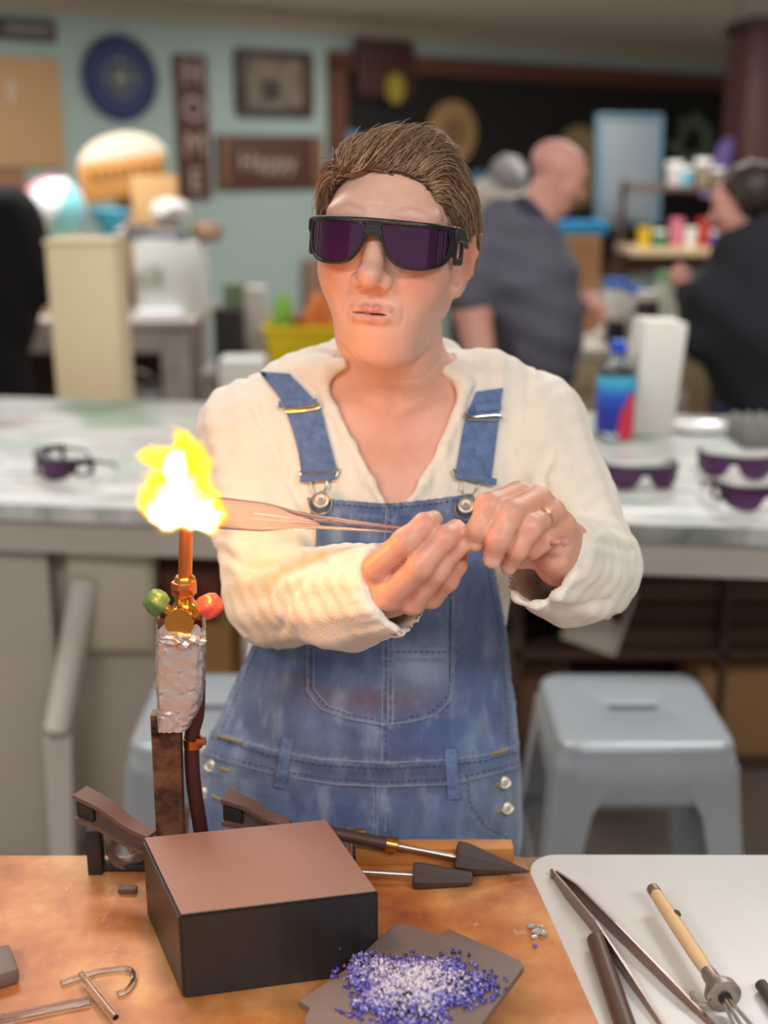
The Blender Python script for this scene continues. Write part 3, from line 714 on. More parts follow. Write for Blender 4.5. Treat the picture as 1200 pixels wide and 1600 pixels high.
def hardware(top, botm, hook, bt):
    MB().tube(smoothw(top), .0012, 6).build('slider_wire', m_steel, ov)
    MB().tube(smoothw(botm), .0012, 6).build('buckle_bar', m_steel, ov)
    for h_ in hook: MB().tube(smoothw(h_, .006), .0011, 6).build('buckle_hook', m_steel, ov)
    P_ = hit(bt[0], bt[1]+4, .004, BV, 1.1)
    MB().tube([P_+Vector((.0115*math.cos(a), -.001, .0115*math.sin(a)-.001)) for a in np.linspace(PI*.85, PI*2.15, 16)], .0012, 6).build('buckle_loop', m_steel, ov)
    P_ = hit(bt[0], bt[1], .006, BV, 1.1); button(P_, camdir(P_), .0090).build('button', m_btn, ov)
hardware([(441, 628), (446, 640), (470, 637), (500, 633), (497, 638), (470, 642), (446, 643)], [(468, 736), (478, 741), (520, 738), (529, 732)],
         [[(468, 733), (472, 748), (486, 752), (485, 762), (492, 772)], [(529, 732), (525, 745), (510, 748), (512, 760), (506, 768)]], (501, 781))
hardware([(726, 644), (730, 652), (755, 650), (783, 648), (780, 656), (755, 656), (730, 655)], [(708, 733), (718, 738), (758, 748), (768, 746)],
         [[(708, 733), (712, 748), (722, 752), (720, 764), (726, 775)], [(768, 748), (758, 752), (748, 756), (745, 764), (738, 774)]], (728, 789))
# folded strap keepers
for L_ in ([(440, 632), (498, 628)], [(472, 748), (526, 744)], [(727, 640), (782, 634)], [(711, 740), (768, 752)]):
    plate(L_, .0075, .0022, BV, .0065, 1.1).build('strap_fold', m_den2s, ov)
# ring and thin necklace
m_gold = mat('gold', (214, 176, 96), rough=.22, metal=1.)
pA = W(F2[2][0][0]-12, F2[2][0][1]+4, .978); pB = W(F2[2][1][0], F2[2][1][1], F2[2][1][2]); ax = (pB-pA).normalized(); mid = pA.lerp(pB, .30)
mb = MB(); e1 = ax.orthogonal().normalized(); e2 = ax.cross(e1); mb.tube([mid+(e1*math.cos(a)+e2*math.sin(a))*.0112 for a in np.linspace(0, 2*PI, 28, endpoint=False)], .0011, 6, closed=True)
rg = mb.build('finger_ring', m_gold, woman, label='thin gold ring')
cd = camdir(mid); cd = (cd-ax*cd.dot(ax)).normalized(); MB().blob(mid+cd*.0118, (.0022, .0018, .0018), 2).build('ring_stone', mat('ring_stone', (240, 225, 190), rough=.1, coat=1), rg)
# ---------------------------------------------------------------- eye protection
def rbox2(x, z, cx, cz, hx, hz, r): qx = np.abs(x-cx)-hx+r; qz = np.abs(z-cz)-hz+r; return np.hypot(np.maximum(qx, 0), np.maximum(qz, 0))+np.minimum(np.maximum(qx, qz), 0)-r
GY0 = .1075
def gy(x): return GY0-3.2*x*x-30*np.maximum(np.abs(x)-.05, 0)**2*1.0
FR_OUT = [(-.0790, .0205), (-.0770, .0235), (-.02, .0260), (.02, .0260), (.0770, .0235), (.0790, .0205), (.0800, .004), (.0755, -.0130), (.0640, -.0215), (.0440, -.0245), (.0250, -.0205), (.0145, -.0095), (.0090, .0015), (.0050, .0065), (-.0050, .0065), (-.0090, .0015), (-.0145, -.0095), (-.0250, -.0205), (-.0440, -.0245), (-.0640, -.0215), (-.0755, -.0130), (-.0800, .004)]
LN = [(.0085, .0175), (.0150, .0212), (.0690, .0200), (.0745, .0165), (.0758, .0020), (.0722, -.0110), (.0620, -.0190), (.0440, -.0220), (.0270, -.0185), (.0170, -.0085), (.0110, .0030)]
def rnd(L):
    P_ = [Vector((a, b, 0)) for a, b in L]; out = []; n = len(P_)
    for i in range(n):
        a, b, c, d = P_[i-1], P_[i], P_[(i+1) % n], P_[(i+2) % n]
        for k in range(3): t = k/3; q = .5*((2*b)+(c-a)*t+(2*a-5*b+4*c-d)*t*t+(3*b-a-3*c+d)*t**3); out.append((q.x, q.y))
    return out
LN = rnd(LN); FR_OUT = rnd(FR_OUT)
def frame_sdf(q):
    x, y, z = q[:, 0], q[:, 1], q[:, 2]; ax_ = np.abs(x)
    sh = np.abs(y-gy(x))/np.sqrt(1+(6.8*x)**2)-.0026
    o = poly2(x, z, FR_OUT); l = poly2(ax_, z, LN)
    d = smax(smax(sh, o, .002), -l, .0012)
    rb = sh-.0012; d = smin(d, smax(rb, np.abs(l)-.0008, .0015)+.0004, .0015)
    for k in range(4): d = smin(d, cap(q, (-.0055, GY0+.0012, .0085+.0038*k), (.0055, GY0+.0012, .0085+.0038*k), .0012, .0012), .001)
    # top shield and side shields
    tp = smax(np.abs(z-.0235)-.0016, np.maximum(np.abs(y-gy(x)+.008)-.010, ax_-.078), .002); d = smin(d, tp, .002)
    m = np.stack([ax_, y, z], 1)
    sd_ = smax(np.abs(ax_-.0800+.03*(y-.07))-.0016, rbox2(y, z, .038, .003, .024, .0195, .008), .001)
    sd_ = np.maximum(sd_, -rbox2(y, z, .040, .001, .014, .0095, .004)); d = smin(d, sd_, .003)
    tm = chain(m, [(.0800, .045, .014), (.0820, .005, .012), (.0800, -.030, .002), (.0775, -.042, -.012)], [.0036, .0030, .0028, .0026], .003)
    bw = smax(np.abs(ax_-.0800)-.0030, rbox2(y, z, .040, .0165, .024, .0075, .004), .002)
    return smin(smin(d, tm, .003), bw, .003)
def lens_sdf(q):
    x, y, z = q[:, 0], q[:, 1], q[:, 2]; return np.maximum(np.abs(y-gy(x))/np.sqrt(1+(6.8*x)**2)-.0010, poly2(np.abs(x), z, LN)-.001)
GVF = mesh_sdf(frame_sdf, (-.092, -.060, -.034), (.092, .125, .034), .0012); GVL = mesh_sdf(lens_sdf, (-.092, .03, -.034), (.092, .125, .034), .0012)
m_frame = mat('black_plastic', (30, 28, 32), rough=.38)
m_lens = bpy.data.materials.new('purple_lens'); m_lens.use_nodes = True; p_ = m_lens.node_tree.nodes['Principled BSDF']
p_.inputs['Base Color'].default_value = lin((92, 30, 100))+(1,); p_.inputs['Roughness'].default_value = .04; p_.inputs['Transmission Weight'].default_value = .7; p_.inputs['IOR'].default_value = 1.5; p_.inputs['Coat Weight'].default_value = .15; p_.inputs['Specular IOR Level'].default_value = .5
def glasses_data():
    out = []
    for nm, vf, m_ in (('frame', GVF, m_frame), ('lens', None, m_lens)):
        if nm == 'frame': out.append((nm, vf[0], vf[1], m_))
        else:
            for s in (-1, 1):
                k = (GVL[0][:, 0]*s) > 0; ff = GVL[1][k[GVL[1]].all(1)]; used = np.unique(ff); mp = np.full(len(GVL[0]), -1); mp[used] = np.arange(len(used)); out.append(('lens', GVL[0][used], mp[ff], m_))
    return out
GD = glasses_data(); GMESH = []
for nm, v_, f_, m_ in GD:
    me = bpy.data.meshes.new('glasses_'+nm); me.from_pydata([tuple(map(float, p)) for p in v_], [], [tuple(int(i) for i in f) for f in f_])
    me.polygons.foreach_set('use_smooth', np.ones(len(f_), bool)); me.materials.append(m_); GMESH.append((nm, me))
def glasses(M, label, group=None):
    """M: 4x4 matrix from glasses space (x across, y out of the front, z up) to the world"""
    o = thing('safety_glasses', label, 'glasses'); o.matrix_world = M
    for nm, me in GMESH: c_ = bpy.data.objects.new(nm, me); COL.objects.link(c_); c_.parent = o
    if group: o['group'] = group
    return o
def frame_M(R, o, s=1.):
    return Matrix(((R[0][0]*s, R[0][1]*s, R[0][2]*s, o[0]), (R[1][0]*s, R[1][1]*s, R[1][2]*s, o[1]), (R[2][0]*s, R[2][1]*s, R[2][2]*s, o[2]), (0, 0, 0, 1)))
# head frame is left handed: mirror x (the glasses are symmetric)
Rg = [[-HR[0][0], HR[0][1], HR[0][2]], [-HR[1][0], HR[1][1], HR[1][2]], [-HR[2][0], HR[2][1], HR[2][2]]]
GS = .885; glasses(frame_M(Rg, HO+Vector(tuple(HR @ A3((0, .0085, .0005)))), GS), 'black wraparound safety glasses with purple lenses worn by the woman in overalls')
# ================================================================ the room
def struct(mb, name, m): return mb.build(name, m, kind='structure', smooth=False)
m_wall = mat('teal_wall', (174, 194, 189), rough=.85, var=.03, vscale=2)
m_white = mat('off_white_wall', (205, 200, 190), rough=.9, var=.03, vscale=2)
m_ceil = mat('ceiling_paint', (240, 232, 220), rough=.95, var=.03, vscale=3)
m_floor = mat('concrete_floor', (158, 148, 140), rough=.6, var=.18, vscale=3, bump=.1)
WA = G(350, 4, CEIL); WB_ = G(1140, 74, CEIL); wd = (WB_-WA); wd.z = 0; wd.normalize(); wn = Vector((wd.y, -wd.x, 0))     # along the wall, out of the wall
def wx(x): return WA.y+(x-WA.x)*wd.y/wd.x
XL, XR = -3.9, 5.4
struct(MB().box((.75, 5.2, -.05), (XR-XL+.4, 16.2, .1)), 'floor', m_floor)
struct(MB().box((.75, 5.2, CEIL+.05), (XR-XL+.4, 16.2, .1)), 'ceiling', m_ceil)
a = Vector((XL, wx(XL), 0)); b_ = Vector((XR, wx(XR), 0)); up = Vector((0, 0, CEIL))
struct(MB().quadbox([a, b_, b_-wn*.12, a-wn*.12], [a+up, b_+up, b_-wn*.12+up, a-wn*.12+up]), 'wall_back', m_wall)
struct(MB().box((XL-.06, (wx(XL)-2.8)/2, CEIL/2), (.12, wx(XL)+2.8, CEIL)), 'wall_left', m_white)
struct(MB().box((XR+.06, (wx(XR)-2.8)/2, CEIL/2), (.12, wx(XR)+2.8, CEIL)), 'wall_right', m_white)
ctrim = MB(); o1 = wn*.03; h1_ = Vector((0, 0, .14))
ctrim.quadbox([a+up-h1_*.0-h1_, b_+up-h1_, b_+up-h1_+o1, a+up-h1_+o1], [a+up, b_+up, b_+up+o1, a+up+o1]).build('trim_1', mat('cornice_paint', (186, 176, 160), rough=.9), kind='structure', smooth=False)
def WP(u, v, off=0.):
    """point on the back wall under a picture point"""
    d = ray(u, v); p0 = WA+wn*off; k = (p0-CAMP).dot(wn)/d.dot(wn); return CAMP+d*k
WM = Matrix((( wd.x, 0, wn.x), (wd.y, 0, wn.y), (0, 1, 0)))       # board space: x along wall, y up, z out of the wall
def wallM(c): return Matrix.Translation(c) @ WM.to_4x4()
def wrect(u0, v0, u1, v1):
    l = WP(u0, (v0+v1)/2); r = WP(u1, (v0+v1)/2); c = (l+r)/2; t = WP((u0+u1)/2, v0); bt_ = WP((u0+u1)/2, v1)
    return c, (r-l).length, (t-bt_).length
def wboard(mb, c, w_, h_, d_=.02, z0=0., bev=.003): return mb.box((0, 0, z0+d_/2), (w_, h_, d_), bev, M=wallM(c))
def text(s, size, m, parent, M, name='lettering', th=.004, align='CENTER'):
    cu = bpy.data.curves.new(name, 'FONT'); cu.body = s; cu.size = size; cu.extrude = th/2; cu.align_x = align; cu.align_y = 'CENTER'; cu.resolution_u = 3
    t = bpy.data.objects.new('tmp', cu); COL.objects.link(t); dg = bpy.context.evaluated_depsgraph_get(); me = bpy.data.meshes.new_from_object(t.evaluated_get(dg)); bpy.data.objects.remove(t)
    R = Matrix.Translation(-Vector(root_of(parent).location)) @ M
    me.transform(R); me.materials.clear(); me.materials.append(m); o = bpy.data.objects.new(name, me); COL.objects.link(o); o.parent = parent; return o
m_brownw = mat('dark_brown_wood', (92, 58, 48), rough=.6, var=.3, vscale=6, stretch=(1, 6, 1))
m_letter = mat('pale_letters', (196, 178, 168), rough=.7)
m_frmw = mat('red_brown_wood', (104, 62, 48), rough=.55, var=.2, vscale=5)
m_tan = mat('tan_board', (206, 166, 122), rough=.8, var=.06, vscale=3)
# blackboard
def rectlocal(c, u, v): p = WP(u, v)-c; return p.dot(wd), p.z
c, w_, h_ = wrect(530, 118, 1165, 430)
bb = thing('blackboard', 'wide black chalkboard in a red-brown wooden frame on the teal wall', 'blackboard', c)
wboard(MB(), c, w_, h_, .02).build('board', mat('blackboard_paint', (26, 24, 24), rough=.7, var=.2, vscale=3), bb, smooth=False)
for n_, (x_, y_, sx_, sy_) in enumerate(((0, h_/2, w_+.2, .13), (0, -h_/2, w_+.2, .1), (-w_/2-.03, 0, .14, h_), (w_/2+.03, 0, .12, h_))):
    MB().box((x_, y_, .03), (sx_, sy_, .06), .008, M=wallM(c)).build('frame_rail', m_frmw, bb, smooth=False)
# signs on the wall
c, w_, h_ = wrect(-60, 28, 84, 62); t_ = thing('wall_sign', 'long dark grey sign high on the wall at the left edge', 'sign', c)
wboard(MB(), c, w_, h_, .03).build('board', mat('dark_grey_board', (74, 64, 62), rough=.6, var=.2, vscale=4), t_); wboard(MB(), c+wd*.1, w_*.5, h_*.35, .006, .028).build('pale_stripe', mat('grey_stripe', (150, 140, 136)), t_)
c, w_, h_ = wrect(-60, 92, 93, 262); t_ = thing('tan_board', 'large plain tan board on the wall above the cluttered table', 'board', c)
wboard(MB(), c, w_, h_, .04).build('panel', m_tan, t_); MB().blob(c+wd*(-.02)+wn*.045+Vector((0, 0, .12)), (.035, .004, .07), 2).build('pale_mark', mat('pale_mark', (226, 202, 176)), t_)
c, w_, h_ = wrect(-60, 268, 42, 420); t_ = thing('brown_board', 'red-brown wooden board below the large tan board', 'board', c); wboard(MB(), c, w_, h_, .04).build('panel', mat('sienna_board', (168, 116, 88), rough=.8, var=.1, vscale=3), t_)
# compass disc
c, w_, h_ = wrect(123, 58, 245, 186); t_ = thing('compass_disc', 'round navy blue wall disc with a pale compass star', 'wall decor', c)
R_ = w_/2*.98; RH = h_/2
def ell2(rx, ry, n=40): return [(rx*math.cos(2*PI*i/n), ry*math.sin(2*PI*i/n)) for i in range(n)]
MB().prism(ell2(RH, RH), .03, wallM(c)).build('disc', mat('navy_board', (46, 60, 108), rough=.55, var=.2, vscale=4), t_, angle=60)
mb = MB(); mb.tube([wallM(c) @ Vector((RH*math.cos(a_), RH*math.sin(a_), .03)) for a_ in np.linspace(0, 2*PI, 40, endpoint=False)], .014, 6, closed=True); mb.build('rim', mat('navy_rim', (36, 44, 84), rough=.5), t_)
m_star = mat('compass_star', (150, 152, 130), rough=.6)
st_ = [((RH*(.62 if k % 4 == 0 else .36 if k % 2 == 0 else .11))*math.sin(PI*k/8), (RH*(.62 if k % 4 == 0 else .36 if k % 2 == 0 else .11))*math.cos(PI*k/8)) for k in range(16)]
MB().prism(st_, .010, wallM(c+wn*.028)).build('compass_star', m_star, t_, smooth=False)
mb = MB(); mb.tube([wallM(c) @ Vector((RH*.45*math.cos(a_), RH*.45*math.sin(a_), .032)) for a_ in np.linspace(0, 2*PI, 32, endpoint=False)], .007, 6, closed=True); mb.build('compass_ring', m_star, t_)
# vertical HOME sign
c, w_, h_ = wrect(275, 88, 324, 312); t_ = thing('home_sign', 'tall narrow brown wooden sign with HOME in vertical letters', 'sign', c)
wboard(MB(), c, w_, h_, .03).build('board', m_brownw, t_)
for k, ch in enumerate('HOME'): text(ch, h_*.235, m_letter, t_, wallM(c+wn*.033+Vector((0, 0, h_*(.375-.25*k)))) , 'letter')
# framed picture with a flower, board with script
c, w_, h_ = wrect(367, 80, 484, 182); t_ = thing('framed_picture', 'square framed picture of a dark bunch of grapes on pale ground', 'picture', c)
wboard(MB(), c, w_*.80, h_*.80, .015).build('picture', mat('tan_print', (150, 134, 116), rough=.7, rgb2=(112, 100, 92), vscale=7), t_)
m_fr2 = mat('dark_frame', (70, 52, 46), rough=.5)
for x_, y_, sx_, sy_ in ((0, .45, 1, .12), (0, -.45, 1, .12), (-.45, 0, .12, .8), (.45, 0, .12, .8)): MB().box((x_*w_, y_*h_, .02), (sx_*w_, sy_*h_, .04), .004, M=wallM(c)).build('frame_rail', m_fr2, t_)
mb = MB()
for k in range(14): mb.blob(wallM(c) @ Vector((rng.uniform(-.09, .06)*1.2, rng.uniform(-.10, .06), .018)), (.035, .035, .012), 1)
mb.build('dark_cluster', mat('violet_cluster', (84, 76, 90), rough=.6), t_); MB().blob(wallM(c) @ Vector((.03, .03, .026)), (.05, .03, .01), 2).build('pale_bloom', mat('pale_bloom', (176, 168, 176)), t_)
c, w_, h_ = wrect(337, 212, 500, 296); t_ = thing('script_sign', 'wide brown wooden sign with faded white lettering', 'sign', c)
wboard(MB(), c, w_, h_, .03).build('board', m_brownw, t_); text('Happy', h_*.50, m_letter, t_, wallM(c+wn*.033+wd*(-.03)))
for s_ in (-1, 1): wboard(MB(), c+wd*s_*w_*.44, w_*.07, h_*.9, .012, .028).build('end_batten', mat('end_batten', (136, 100, 72), rough=.7), t_)
c, w_, h_ = wrect(545, 64, 634, 152); t_ = thing('brown_plaque', 'square dark brown plaque hung over the chalkboard corner', 'plaque', c+wn*.07)
wboard(MB(), c+wn*.07, w_, h_, .03).build('board', mat('umber_board', (74, 44, 38), rough=.6, var=.15, vscale=5), t_)
p = WP(617, 138, .11); MB().prism(ell2(.085, .105, 10), .012, wallM(p)).build('yellow_badge', mat('yellow_badge', (168, 148, 48), rough=.6), t_)
# things on the chalkboard
c = WP(705, 208, .05); t_ = thing('round_plaque', 'round pale wooden plaque with a dark flower cut in its middle', 'plaque', c)
MB().prism(ell2(.23, .23), .025, wallM(c)).build('disc', mat('pale_wood', (186, 150, 100), rough=.65, var=.15, vscale=5), t_, angle=60)
MB().prism(ell2(.09, .09, 20), .008, wallM(c+wn*.025)).build('dark_centre', mat('burnt_mark', (88, 66, 46)), t_)
for r__ in (.19, .13): MB().tube([wallM(c) @ Vector((r__*math.cos(a_), r__*math.sin(a_), .027)) for a_ in np.linspace(0, 2*PI, 32, endpoint=False)], .008, 6, closed=True).build('burnt_ring', mat('burnt_ring', (140, 106, 66)), t_)
for k in range(6): MB().prism(ell2(.03, .012, 10), .012, wallM(c+wn*.03) @ Matrix.Rotation(k*PI/3, 4, 'Z') @ Matrix.Translation((.04, 0, 0))).build('petal', mat('petal_wood', (170, 136, 92)), t_)
c = WP(900, 262, .08); t_ = thing('straw_disc', 'big round straw-coloured woven disc behind the bald man', 'wall decor', c)
MB().prism(ell2(.27, .33), .03, wallM(c)).build('disc', mat('straw', (172, 150, 106), rough=.8, var=.2, vscale=9), t_, angle=60)
for r__ in (.9, .65, .4): MB().tube([wallM(c) @ Vector((.27*r__*math.cos(a_), .33*r__*math.sin(a_), .03)) for a_ in np.linspace(0, 2*PI, 32, endpoint=False)], .010, 6, closed=True).build('woven_ring', mat('straw_ring', (150, 128, 84), rough=.8), t_)
for (u_, v_, r__, lb) in ((548, 232, .10, 'small sky blue paper shape at the left end of the chalkboard'), (748, 300, .13, 'sky blue paper shape on the chalkboard right of the round plaque')):
    c = WP(u_, v_, .04); tagp(MB().prism([(r__*.9, 0), (r__*.6, r__), (0, r__*1.25), (-r__*.7, r__), (-r__*.9, 0), (-r__*.5, -r__*1.1), (r__*.4, -r__*1.2)], .012, wallM(c), .003).build('blue_cutout', mat('sky_blue_paper', (96, 158, 192), rough=.7)), lb, 'wall decor')
# pale grey panel in a blue-grey frame standing before the chalkboard
c = W(980, 268, 6.9); t_ = thing('grey_panel', 'tall pale grey-blue panel in a thin blue frame in front of the chalkboard', 'panel', (c.x, c.y, 0), rz=.35)
Mp = Matrix.Translation(c) @ Matrix.Rotation(.30, 4, 'Z') @ Matrix.Rotation(math.radians(-4), 4, 'X'); k_ = PX(6.9, 268)
MB().box((0, 0, 0), (100*k_, .03, 160*k_), .01, M=Mp).build('panel', mat('pale_slate', (132, 142, 150), rough=.5, var=.05, vscale=4), t_)
for (x_, z_, sx_, sz_) in ((-52, 0, 7, 165), (52, 0, 7, 165), (0, 82, 110, 7), (0, -82, 110, 7)): MB().box((x_*k_, -.01, z_*k_), (sx_*k_, .05, sz_*k_), .004, M=Mp).build('frame_rail', mat('blue_frame', (104, 134, 152), rough=.5), t_)
MB().quadbox([Vector((c.x-.05+dx, c.y+.06+dy, .01)) for dx, dy in ((0, 0), (.1, 0), (.1, .04), (0, .04))], [Vector((c.x-.05+dx, c.y+.06+dy, c.z)) for dx, dy in ((0, 0), (.1, 0), (.1, .04), (0, .04))]).build('stand', m_fr2, t_)
c = WP(1078, 222, .10); t_ = thing('foliage_wreath', 'dull green leafy wreath at the right of the chalkboard', 'wreath', c)
for k in range(26):
    a_ = 2*PI*k/26; p = wallM(c) @ Vector((.17*math.cos(a_)+rng.uniform(-.04, .04), .17*math.sin(a_)+rng.uniform(-.04, .04), rng.uniform(0, .05))); MB().blob(p, (.06, .05, .05), 1, .3, k).build('leaf_cluster', mat('dull_green', (104, 122, 100), rough=.8), t_)
c = W(1130, 250, 7.2); t_ = thing('purple_fish', 'slanting purple paper fish hanging by the dark red cabinet', 'decoration', c)
kk = PX(7.2, 250); Mf = Matrix.Translation(c) @ Matrix.Rotation(.25, 4, 'Y')
MB().blob((0, 0, 0), (15*kk, .03, 38*kk), 3, M=None).build('tmp', m_fr2) if False else None
mb = MB(); b0 = bmesh.new(); bmesh.ops.create_icosphere(b0, subdivisions=3, radius=1); bmesh.ops.scale(b0, vec=(15*kk, .04, 36*kk), verts=b0.verts); mb.bm(b0, Mf); mb.build('body', mat('purple_paper', (104, 80, 148), rough=.6), t_)
MB().prism([(-.03, 0), (.03, 0), (.07, -.1), (-.07, -.1)], .02, Matrix.Translation(c) @ Matrix.Rotation(.25, 4, 'Y') @ Matrix.Translation((0, .01, -33*kk)) @ Matrix.Rotation(PI/2, 4, 'X')).build('tail', mat('lilac_paper', (156, 128, 176), rough=.6), t_)
MB().tube([c+Vector((0, 0, 33*kk)), c+Vector((.02, 0, CEIL-c.z))], .004, 5).build('string', m_fr2, t_)
# dark red tall cabinet at the right edge
c0 = W(1152, 250, 7.2); ht = W(1170, 25, 7.2).z
t_ = thing('tall_cabinet', 'dark red tall cabinet at the right edge beyond the black hoodie', 'cabinet', (c0.x+.3, 7.4, 0))
m_mar = mat('maroon', (84, 46, 44), rough=.5, var=.12, vscale=3)
MB().box((c0.x+.31, 7.45, (ht-.05)/2), (.56, .5, ht-.05), .01).build('body', m_mar, t_); MB().box((c0.x+.31, 7.44, ht-.03), (.62, .56, .06), .01).build('cornice', mat('maroon_dark', (58, 34, 34), rough=.5), t_)
for s_ in (-1, 1):
    d_ = MB().box((c0.x+.31+s_*.135, 7.19, ht*.5), (.25, .02, ht*.9), .006).build('door', m_mar, t_); MB().blob((c0.x+.31+s_*.03, 7.17, ht*.5), (.012, .012, .012), 2).build('knob', m_gold, d_)

# ================================================================ generic furniture and boxes
m_card = mat('cardboard', (176, 134, 92), rough=.85, var=.08, vscale=6); m_card2 = mat('dark_cardboard', (122, 88, 62), rough=.85, var=.1, vscale=6); m_tape = mat('parcel_tape', (196, 160, 116), rough=.4)
def carton(c, s, m, name, label, cat='box', rz=0., group=None, tape=True, lidm=None):
    """closed cardboard box with flaps and a tape strip; c = centre of the base"""
    t = thing(name, label, cat, c, group, rz); T = Matrix.Translation(c) @ Matrix.Rotation(rz, 4, 'Z')
    MB().box((0, 0, s[2]/2), (s[0], s[1], s[2]), min(s)*.02, M=T).build('body', m, t)
    for s_ in (-1, 1): MB().box((0, s_*s[1]*.25, s[2]+.002), (s[0]*.995, s[1]*.49, .004), .001, M=T).build('flap', lidm or m, t)
    if tape: MB().box((0, 0, s[2]+.0052), (s[0]*1.0, .05, .0012), M=T).build('tape', m_tape, t)
    return t
m_tabw = mat('white_painted_wood', (200, 190, 180), rough=.7, var=.06, vscale=5)
# painted work table behind the woman
FL = G(0, 787, .9); FR_ = G(1200, 826, .9); BL = G(0, 620, .9); BR = G(1200, 652, .9)
ex = (FR_-FL).normalized(); L0 = FL-ex*.75; R0 = FR_+ex*.75; eb = (BR-BL).normalized(); L1 = BL-eb*.3; R1 = BR+eb*.3
tb = thing('work_table', 'long white-smeared work table with a pale apron behind the woman', 'table', ((L0.x+R0.x)/2, (L0.y+R1.y)/2, 0))
m_smear = bpy.data.materials.new('smeared_white_paint'); m_smear.use_nodes = True; nt = m_smear.node_tree; N_, Lk = nt.nodes, nt.links; p_ = N_['Principled BSDF']; p_.inputs['Roughness'].default_value = .42
tc = N_.new('ShaderNodeTexCoord'); mp_ = N_.new('ShaderNodeMapping'); mp_.inputs['Scale'].default_value = (1.6, 13, 1); Lk.new(tc.outputs['Object'], mp_.inputs[0])
nz = N_.new('ShaderNodeTexNoise'); nz.inputs['Scale'].default_value = 2.4; nz.inputs['Detail'].default_value = 9; nz.inputs['Roughness'].default_value = .68; nz.inputs['Distortion'].default_value = .6; Lk.new(mp_.outputs[0], nz.inputs[0])
cr = N_.new('ShaderNodeValToRGB'); e_ = cr.color_ramp.elements; e_[0].position = .30; e_[0].color = lin((84, 84, 82))+(1,); e_[1].position = .64; e_[1].color = lin((216, 219, 216))+(1,)
x_ = cr.color_ramp.elements.new(.44); x_.color = lin((160, 160, 156))+(1,); Lk.new(nz.outputs[0], cr.inputs[0])
nz2 = N_.new('ShaderNodeTexNoise'); nz2.inputs['Scale'].default_value = 2.2; nz2.inputs['Detail'].default_value = 3; Lk.new(tc.outputs['Object'], nz2.inputs[0])
cr2 = N_.new('ShaderNodeValToRGB'); e_ = cr2.color_ramp.elements; e_[0].position = .36; e_[0].color = lin((158, 206, 176))+(1,); e_[1].position = .66; e_[1].color = lin((216, 184, 168))+(1,); x_ = cr2.color_ramp.elements.new(.45); x_.color = (1, 1, 1, 1); x_ = cr2.color_ramp.elements.new(.57); x_.color = (1, 1, 1, 1); Lk.new(nz2.outputs[0], cr2.inputs[0])
mx = N_.new('ShaderNodeMix'); mx.data_type = 'RGBA'; mx.blend_type = 'MULTIPLY'; mx.inputs[0].default_value = .8; Lk.new(cr.outputs[0], mx.inputs[6]); Lk.new(cr2.outputs[0], mx.inputs[7]); Lk.new(mx.outputs[2], p_.inputs['Base Color'])
dz = Vector((0, 0, .035)); MB().quadbox([L0-dz, R0-dz, R1-dz, L1-dz], [L0, R0, R1, L1]).build('tabletop', m_smear, tb, smooth=False)
ax0 = L0+Vector((.02, .03, 0)); ax1 = R0+Vector((-.02, .03, 0)); zb = W(100, 868, FL.y).z-.9
th = Vector((0, .025, 0)); MB().quadbox([ax0+Vector((0, 0, zb)), ax1+Vector((0, 0, zb)), ax1+th+Vector((0, 0, zb)), ax0+th+Vector((0, 0, zb))], [ax0-dz, ax1-dz, ax1+th-dz, ax0+th-dz]).build('apron', m_tabw, tb, smooth=False)
ytab = FL.y+.1
def floorbox(mb, u0, u1, y, d, z0, z1, vref=1100, bev=.004): a_ = W(u0, vref, y); b__ = W(u1, vref, y); return mb.box(((a_.x+b__.x)/2, y+d/2, (z0+z1)/2), (b__.x-a_.x, d, z1-z0), bev)
floorbox(MB(), -140, 92, ytab, .05, 0, .86).build('leg_panel', m_tabw, tb); floorbox(MB(), -140, 92, BL.y-.2, .05, 0, .86).build('leg_panel', m_tabw, tb)
MB().box((R0.x-.06, R0.y+.12, .43), (.1, .1, .86), .004).build('leg', m_tabw, tb); MB().box((R1.x-.06, R1.y-.12, .43), (.1, .1, .86), .004).build('leg', m_tabw, tb)
MB().box((-1.14, 2.53, .43), (1.24, .03, .86), .003).build('modesty_panel', mat('taupe_panel', (206, 196, 184), rough=.8, var=.04, vscale=3), tb)
# under the left half
t_ = thing('cream_drawer_box', 'cream wooden box hanging under the work table at left', 'box', (W(172, 940, 2.5).x, 2.55, W(172, 1020, 2.5).z))
z0 = W(172, 1018, 2.45).z; floorbox(MB(), 108, 242, 2.45, .06, z0, .9+zb-.002, 940).build('body', mat('cream_paint', (206, 194, 170), rough=.7, var=.05), t_); floorbox(MB(), 116, 234, 2.442, .010, z0+.012, .9+zb-.02, 940).build('front_board', mat('cream_front', (212, 202, 180), rough=.7), t_)
pa = W(120, 975, 2.42); pb_ = W(90, 1140, 2.36); mb = MB(); dr = (pa-pb_).normalized()
t_ = thing('paper_roll', 'white paper roll leaning against the work table leg', 'roll', pb_); MB().lathe([(.026, 0), (.030, 0), (.030, (pa-pb_).length+.10), (.026, (pa-pb_).length+.10)], pb_, dr, 20, closed=True).build('sheet', mat('white_paper', (222, 218, 210), rough=.8), t_)
MB().lathe([(.0235, .002), (.0255, .002), (.0255, (pa-pb_).length+.095), (.0235, (pa-pb_).length+.095)], pb_, dr, 16, closed=True).build('core', m_card, t_)
